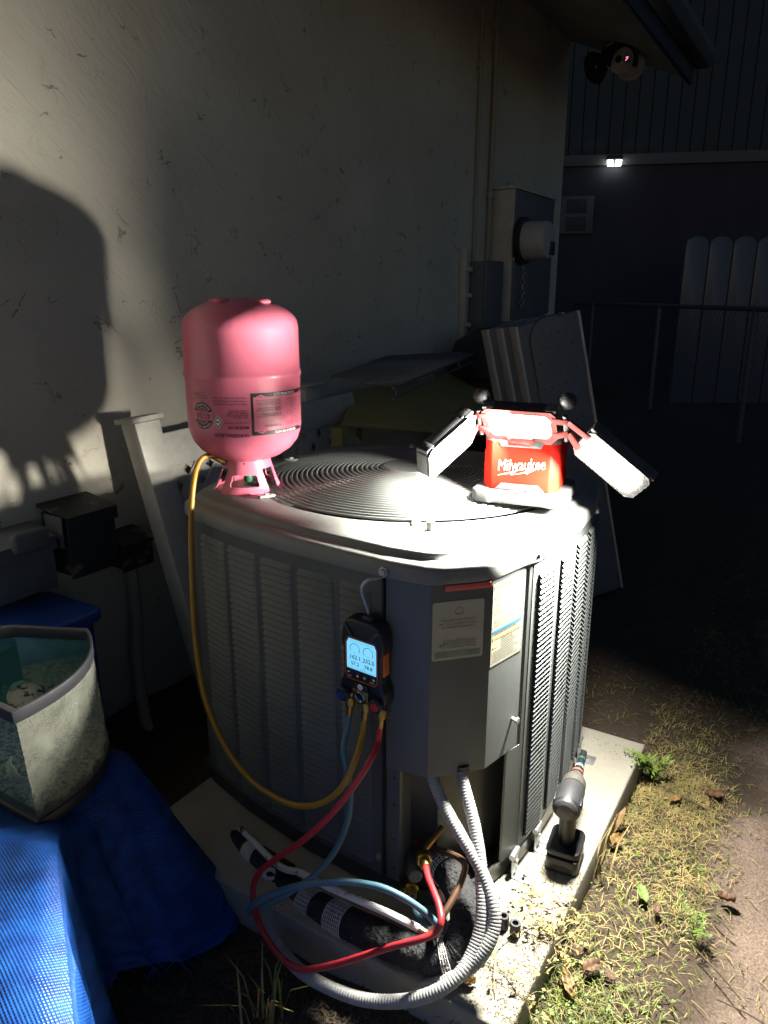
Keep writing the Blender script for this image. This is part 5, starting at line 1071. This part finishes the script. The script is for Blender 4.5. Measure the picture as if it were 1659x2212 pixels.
# ------------------------------------------------------------------ old bow front aquarium
aq = thing('aquarium', 'old bow front aquarium with a black rim and clouded glass, standing on the blue tarp', 'aquarium', (-1.15, .65, TZ))
A0, B0, C0, D0, E0 = V((-.998, .552, 0)), V((-1.148, .800, 0)), V((-1.285, .735, 0)), V((-1.345, .66, 0)), V((-1.345, .552, 0))
mid = (A0 + B0) / 2 + V((.85, .52, 0)).normalized() * .048; bow = []
for i in range(19): t = i / 18; bow.append(A0 * (1 - t) ** 2 + (mid * 2 - (A0 + B0) / 2) * 2 * t * (1 - t) + B0 * t * t)
FOOT = bow + [C0, D0, E0]; cA_ = sum(FOOT, V((0, 0, 0))) / len(FOOT); ZB, ZT = TZ + .012, .645
def skew(p, z): return V((p.x, p.y, 0)) + V((-.010, .018, 0)) * ((ZT - z) / .23) + V((0, 0, z))
def band(mb, z0, z1, k0, k1):
    P = FOOT; n = len(P); ins = [cA_ + (p - cA_) * k0 for p in P]; ots = [cA_ + (p - cA_) * k1 for p in P]
    vs = [skew(p, z0) for p in ins] + [skew(p, z1) for p in ins] + [skew(p, z1) for p in ots] + [skew(p, z0) for p in ots]
    return mb.add(vs, [(k * n + i, ((k + 1) % 4) * n + i, ((k + 1) % 4) * n + (i + 1) % n, k * n + (i + 1) % n) for k in range(4) for i in range(n)])
rim = band(MB(), ZT - .022, ZT, .94, 1.025).build('top_rim', M['rim'], aq, ang=30, bevel=.0015)
rim2 = band(MB(), ZB - .003, ZB + .020, .93, 1.022).build('bottom_frame', M['rim'], aq, ang=30, bevel=.0015)
fl2 = MB(); fl2.add([skew(cA_ + (p - cA_) * .96, ZB + .004) for p in FOOT], [tuple(range(len(FOOT)))]); fl2.build('floor_pane', M['rim'], aq)
def panes(P, name, m, k=.985):
    mb = MB(); n = len(P); vs = []
    for z in [ZB + .018 + (ZT - .020 - ZB - .018) * t / 6 for t in range(7)]: vs += [skew(cA_ + (p - cA_) * k, z) for p in P]
    mb.add(vs, [(j * n + i, j * n + i + 1, (j + 1) * n + i + 1, (j + 1) * n + i) for j in range(6) for i in range(n - 1)]); return mb.build(name, m, aq, ang=60)
panes(bow, 'bow_pane', M['bow']); panes([B0, C0], 'back_pane', M['algae']); panes([C0, D0, E0], 'side_pane', M['algae']); panes([E0, A0], 'front_pane', M['pane'])
gb = MB(); gb.add([skew(cA_ + (p - cA_) * .95, ZB + .034 + .006 * sin(i * 1.7)) for i, p in enumerate(FOOT)] + [skew(cA_, ZB + .044)], [(i, (i + 1) % len(FOOT), len(FOOT)) for i in range(len(FOOT))])
tag(gb.build('gravel', M['gravel'], ang=80), 'bed of speckled gravel on the floor of the aquarium', 'gravel'); bpy.data.objects['gravel']['kind'] = 'stuff'
sc = atZ(62, 1500, ZB + .075); sc = V((min(sc.x, -1.13), sc.y, sc.z))
stn = MB().ball(sc, .036, 28, (1.1, 1, .85)); stn.v = [p + (p - sc).normalized() * .003 * sin(p.x * 90 + p.y * 70) for p in stn.v]
tag(stn.build('stone', M['stone'], ang=180), 'round speckled stone inside the aquarium near the rim', 'stone')
def shell(c, r, ax, lb):
    ax = V(ax).normalized(); e1 = ax.orthogonal().normalized(); e2 = ax.cross(e1)
    m_ = MB().grid(36, 8, lambda a, b: V(c) + (e1 * cos(pi * (a - .5) * 1.15) + e2 * sin(pi * (a - .5) * 1.15)) * (r * b * (1 + .04 * cos(a * 2 * pi * 11))) + ax * (r * .42 * sin(pi * (.15 + .8 * b)) * (1 - .3 * abs(a - .5)) + r * .03 * cos(a * 2 * pi * 11) * b))
    tag(m_.build('seashell', M['shell'], ang=60, thick=.0015), lb, 'shell', 'shells in the aquarium')
shell(atY(92, 1690, .64) + V((-.01, .012, .0)), .030, (.6, -.75, .3), 'ribbed cream scallop shell behind the lower corner of the curved aquarium glass')
shell(atY(40, 1660, .60), .022, (.3, -.9, .2), 'smaller pale shell behind the flat front glass of the aquarium')

# ------------------------------------------------------------------ grass, straw, leaves
R_ = random.Random(21)
def sstep(a, b, x): t = max(0, min(1, (x - a) / (b - a))); return t * t * (3 - 2 * t)
def patch(x, y): return .5 + .5 * sin(x * 7.3 + 1.1 * sin(y * 5.1)) * sin(y * 6.7 + 1.7 * sin(x * 3.9))
def bare(x, y):                               # sandy strip at the right, bare soil near the bottom left
    e = -.09 + .035 * sin(y * 3.1) + .025 * sin(y * 9)
    return sstep(e - .05, e + .09, x) * sstep(2.6, 1.9, y)
def blade(mb, x, y, h, w, lean_, az, curl=.5):
    b = V((x, y, gz(x, y) - .002)); d = V((cos(az), sin(az), 0)); sd = V((-sin(az), cos(az), 0)) * (w / 2)
    p1 = b + d * (lean_ * .35) + V((0, 0, h * .6)); p2 = b + d * lean_ + V((0, 0, h * (1 - curl * .5)))
    mb.add([b - sd, b + sd, p1 + sd * .8, p1 - sd * .8, p2], [(0, 1, 2, 3), (3, 2, 4)])
gr, stw, clv, chf = MB(), MB(), MB(), MB()
def inpad(x, y, m=.0): return PX0 - m < x < PX1 + m and PY0 - m < y < PY1 + m
n = 0
for _ in range(230000):
    x = R_.uniform(-.34, 1.0) if R_.random() < .8 else R_.uniform(-.6, 2.2); y = R_.uniform(.55, 2.4) if R_.random() < .75 else R_.uniform(2.4, 5.5)
    if inpad(x, y): continue
    d_edge = max(0, x - PX1); den = (.12 + .88 * patch(x, y) ** 1.4) * (1 - .95 * bare(x, y))
    if y > 1.9: den *= .45
    if y < .9 and x < PX1: den *= .05
    k = R_.random()
    green = .75 * sstep(1.5, 1.0, y) * sstep(.05, -.15, x) + .22
    if k < den * green * .8: blade(gr, x, y, R_.uniform(.008, .034), R_.uniform(.001, .0026), R_.uniform(.008, .04), R_.uniform(0, 2 * pi))
    elif k < den * .95:
        az = R_.uniform(0, 2 * pi); L = R_.uniform(.010, .042); z = gz(x, y) + R_.uniform(.001, .012); dv = V((cos(az), sin(az), R_.uniform(-.18, .25))) * L; p = V((x, y, z)); q = V((-sin(az), cos(az), 0)) * R_.uniform(.0003, .0009)
        stw.add([p - q, p + q, p + dv * .5 + q + V((0, 0, .004)), p + dv * .5 - q + V((0, 0, .004)), p + dv], [(0, 1, 2, 3), (3, 2, 4)])
    elif k < den * 1.04 and y < 1.6:
        c = V((x, y, gz(x, y) + R_.uniform(.008, .022)))
        for j in range(3):
            a = R_.uniform(0, .5) + j * 2.1; d = V((cos(a), sin(a), R_.uniform(-.1, .3))) * R_.uniform(.0025, .0055); q = V((-sin(a), cos(a), 0)) * R_.uniform(.0014, .0026)
            clv.add([c, c + d * .6 + q, c + d, c + d * .6 - q], [(0, 1, 2, 3)])
for _ in range(9000):                         # sparse chaff on the sand and mulch in front of the pad
    if R_.random() < .45: x, y = R_.uniform(.05, 1.3), R_.uniform(.6, 2.6)
    else: x, y = R_.uniform(-1.0, -.2), R_.uniform(.5, .93)
    if inpad(x, y): continue
    az = R_.uniform(0, 2 * pi); L = R_.uniform(.006, .03) * (1 if x > 0 else .9); p = V((x, y, gz(x, y) + R_.uniform(.0005, .006))); dv = V((cos(az), sin(az), R_.uniform(-.1, .15))) * L; q = V((-sin(az), cos(az), 0)) * R_.uniform(.0006, .0022)
    (stw if x > 0 and R_.random() < .6 else chf).add([p - q, p + q, p + dv + q * .4, p + dv - q * .4], [(0, 1, 2, 3)])
for _ in range(1500):                         # litter that blew onto the pad
    x = PX1 - abs(R_.gauss(0, .07)); y = R_.uniform(.92, 1.32)
    if x < -.56: continue
    az = R_.uniform(0, 2 * pi); L = R_.uniform(.002, .009); p = V((x, y, PZ + .001)); dv = V((cos(az), sin(az), R_.uniform(0, .3))) * L; q = V((-sin(az), cos(az), 0)) * R_.uniform(.0005, .0013)
    (stw if R_.random() < .35 else chf).add([p - q, p + q, p + dv], [(0, 1, 2)])
tag(gr.build('grass', M['grass'], ang=180, kind='stuff'), 'short green grass blades beside the concrete pad', 'grass')
tag(stw.build('dry_grass', M['straw'], ang=180, kind='stuff'), 'dry straw coloured grass litter covering the yard', 'dry grass')
tag(clv.build('clover', M['clover'], ang=180, kind='stuff'), 'small clover leaves scattered through the grass', 'clover')
tag(chf.build('mulch', M['chaff'], ang=180, kind='stuff'), 'dark chips and mulch on the soil in front of the pad', 'mulch')
def leafobj(x, y, L, w, az, m, label, z=None, curl=.25, tilt=0.):
    p = atZ(x, y, .012 if z is None else z); t = V((cos(az), sin(az), tilt)); s = V((-sin(az), cos(az), 0))
    mb = MB().grid(10, 4, lambda a, b: p + t * (L * (a - .5)) + s * (w * (b - .5) * 1.2 * sin(pi * min(.999, a * .93 + .05)) ** .7) + V((0, 0, .005 + curl * w * (2 * (b - .5)) ** 2 + curl * L * .35 * (a - .5) ** 2 + .002 * sin(a * 19))))
    o = mb.build('fallen_leaf', M[m], ang=180, thick=.0006); tag(o, label, 'leaf', 'fallen leaves'); return o
leafobj(1227, 2129, 0.060, 0.018, rad(122), 'leafy', 'long tan fallen leaf lying in the grass beside the front corner of the pad')
leafobj(1278, 2097, 0.042, 0.021, rad(60), 'leaf', 'rust brown curled leaf just above the long tan leaf', curl=.5)
leafobj(1250, 2062, 0.040, 0.014, rad(10), 'leaf', 'dark brown boat shaped leaf nearest the edge of the pad', curl=.6)
leafobj(1568, 1949, 0.034, 0.016, rad(-5), 'leaf', 'dark curled leaf alone on the bare sand at the right', curl=.9, tilt=.2)
leafobj(1330, 1822, 0.040, 0.022, rad(80), 'leafy', 'pale tan crumpled leaf in the straw beside the impact driver', curl=.5)
leafobj(1543, 1721, 0.048, 0.024, rad(20), 'leaf', 'brown leaf by the sandy ground behind the straw, farthest right')
leafobj(1458, 1731, 0.040, 0.016, rad(60), 'leafy', 'light tan leaf in the middle of the far dry grass', curl=.4)
leafobj(1316, 2111, 0.028, 0.013, rad(150), 'leaf', 'small brown leaf to the right of the rust brown curled leaf')
leafobj(1334, 1780, 0.056, 0.014, rad(70), 'leafy', 'upright tan leaf leaning on the edge of the pad', tilt=.9, z=.02)
leafobj(1012, 2131, 0.026, 0.013, rad(40), 'leafy', 'curled orange brown leaf lying on the front of the pad', z=PZ, curl=.9)
leafobj(1418, 1968, 0.024, 0.011, rad(100), 'leaf', 'little brown leaf in the green grass left of the bare sand')
leafobj(1388, 1935, 0.040, 0.018, rad(125), 'clover', 'broad green fallen leaf in the grass beside the bare sand', curl=.3, tilt=.25)
def weed(x, y, h, label, n=7, big=False, seed=1):
    rr = random.Random(seed); p = atZ(x, y, 0); t = thing('weed', label, 'weed', p); st_ = MB(); lf = MB()
    for k in range(n):
        a = rr.uniform(0, 2 * pi); L = h * rr.uniform(.5, 1.); d = V((cos(a), sin(a), 0)) * L * rr.uniform(.25, .8); q = [p, p + d * .35 + V((0, 0, L * .6)), p + d + V((0, 0, L * rr.uniform(.55, .95)))]; P_ = catmull(q, 5); st_.tube(P_, .0011, 5)
        for j in range(2, len(P_)):
            for s in (-1, 1):
                b = a + s * rr.uniform(.6, 1.5); e = V((cos(b), sin(b), rr.uniform(-.1, .6))) * (h * rr.uniform(.08, .2)); w_ = e.cross(V((0, 0, 1))).normalized() * (h * .022 * (2.2 if big else 1)); c = P_[j]
                lf.add([c, c + e * .5 + w_, c + e, c + e * .5 - w_], [(0, 1, 2, 3)])
    st_.build('stems', M['grass'], t, kind='stuff'); lf.build('leaves', M['clover'], t, ang=180, kind='stuff')
weed(1412, 1690, .13, 'tall spindly green weed behind the far corner of the concrete pad', 9, seed=2)
weed(1370, 1655, .06, 'round leaved low weed touching the far corner of the pad', 5, True, 3)
weed(1500, 2030, .07, 'long bladed green weed beside the bare sand, low at the right', 6, False, 6)
def tuft(x, y, n, h, m, label, seed):
    rr = random.Random(seed); p = atZ(x, y, 0); t = thing('grass_tuft', label, 'grass tuft', p); b = MB()
    for k in range(n): blade(b, p.x + rr.uniform(-.02, .02), p.y + rr.uniform(-.02, .02), h * rr.uniform(.6, 1), .005, rr.uniform(.02, .09), rr.uniform(0, 2 * pi), .3)
    b.build('blades', M[m], t, ang=180, kind='stuff')
tuft(600, 2185, 6, .15, 'grass', 'few tall green blades of grass growing at the front of the pad', 1)
tuft(555, 2212, 12, .17, 'straw', 'dry yellow grass tuft at the bottom edge in front of the tarp', 2)
tuft(1010, 2225, 6, .07, 'grass', 'thin bright green grass blades below the front corner of the pad', 3)
tuft(1293, 1900, 6, .16, 'straw', 'tall dry stalks standing against the side of the pad near the driver', 4)
def vine(pts, label, seed, nl):
    rr = random.Random(seed); P0 = [atZ(x, y, z) for x, y, z in pts]; P_ = catmull(P0, 8); t = thing('dried_vine', label, 'vine', P0[0], 'dried vines on the pad'); s = MB().tube(P_, .0009, 5); lf = MB()
    for k in range(nl):
        c = rr.choice(P_); a = rr.uniform(0, 2 * pi); L = rr.uniform(.01, .05); e = c + V((cos(a), sin(a), rr.uniform(0, .5))) * L; s.tube([c, (c + e) / 2 + V((0, 0, .006)), e], .0005, 4)
        for j in range(3):
            b = rr.uniform(0, 2 * pi); d = V((cos(b), sin(b), rr.uniform(-.4, .6))) * rr.uniform(.005, .010); w_ = d.cross(V((rr.uniform(-1, 1), rr.uniform(-1, 1), 1))).normalized() * .0035; lf.add([e, e + d * .5 + w_, e + d, e + d * .5 - w_], [(0, 1, 2, 3)])
    s.build('stem', M['vine'], t); lf.build('leaves', M['vleaf'], t, ang=180, kind='stuff')
z1 = PZ + .006
vine([(1070, 2150, z1), (1068, 2090, z1 + .008), (1080, 2040, z1 + .004), (1130, 2000, z1 + .01), (1170, 1985, z1)], 'dried vine with pale leaves trailing across the pad past the rubber caps', 1, 14)
vine([(1150, 2210, .04), (1130, 2150, z1), (1105, 2100, z1 + .01), (1075, 2070, z1 + .004)], 'dried vine climbing over the front edge of the pad', 2, 12)
vine([(1250, 1990, .03), (1205, 1960, z1), (1160, 1935, z1 + .012), (1130, 1930, z1), (1120, 1960, z1 + .006)], 'dried vine with yellow leaves spreading onto the pad below the driver', 3, 34)
vine([(1240, 2040, .03), (1200, 2010, z1), (1165, 1990, z1 + .02), (1140, 2010, z1)], 'dense dried vine hanging over the side of the pad', 4, 40)
vine([(1225, 2100, .02), (1205, 2060, .06), (1190, 2030, z1)], 'short dried vine clinging to the corner of the pad', 5, 26)
def twig(x, y, az, L, label):
    p = atZ(x, y, .012); d = V((cos(az), sin(az), .05)); tag(MB().tube(catmull([p - d * L / 2, p - d * L * .1 + V((0, 0, .006)), p + d * L / 2 + V((.006, 0, 0))], 4), .0016, 5).build('twig', M['chaff']), label, 'twig', 'twigs on the ground')
twig(1556, 1995, rad(150), .06, 'bent dark twig on the bare sand below the curled leaf'); twig(1470, 1722, rad(170), .14, 'long thin twig lying across the far dry grass'); twig(1545, 2100, rad(145), .12, 'pale straight stem lying on the sand near the bottom'); twig(1605, 2190, rad(175), .10, 'thick dry stem in the bottom right corner')
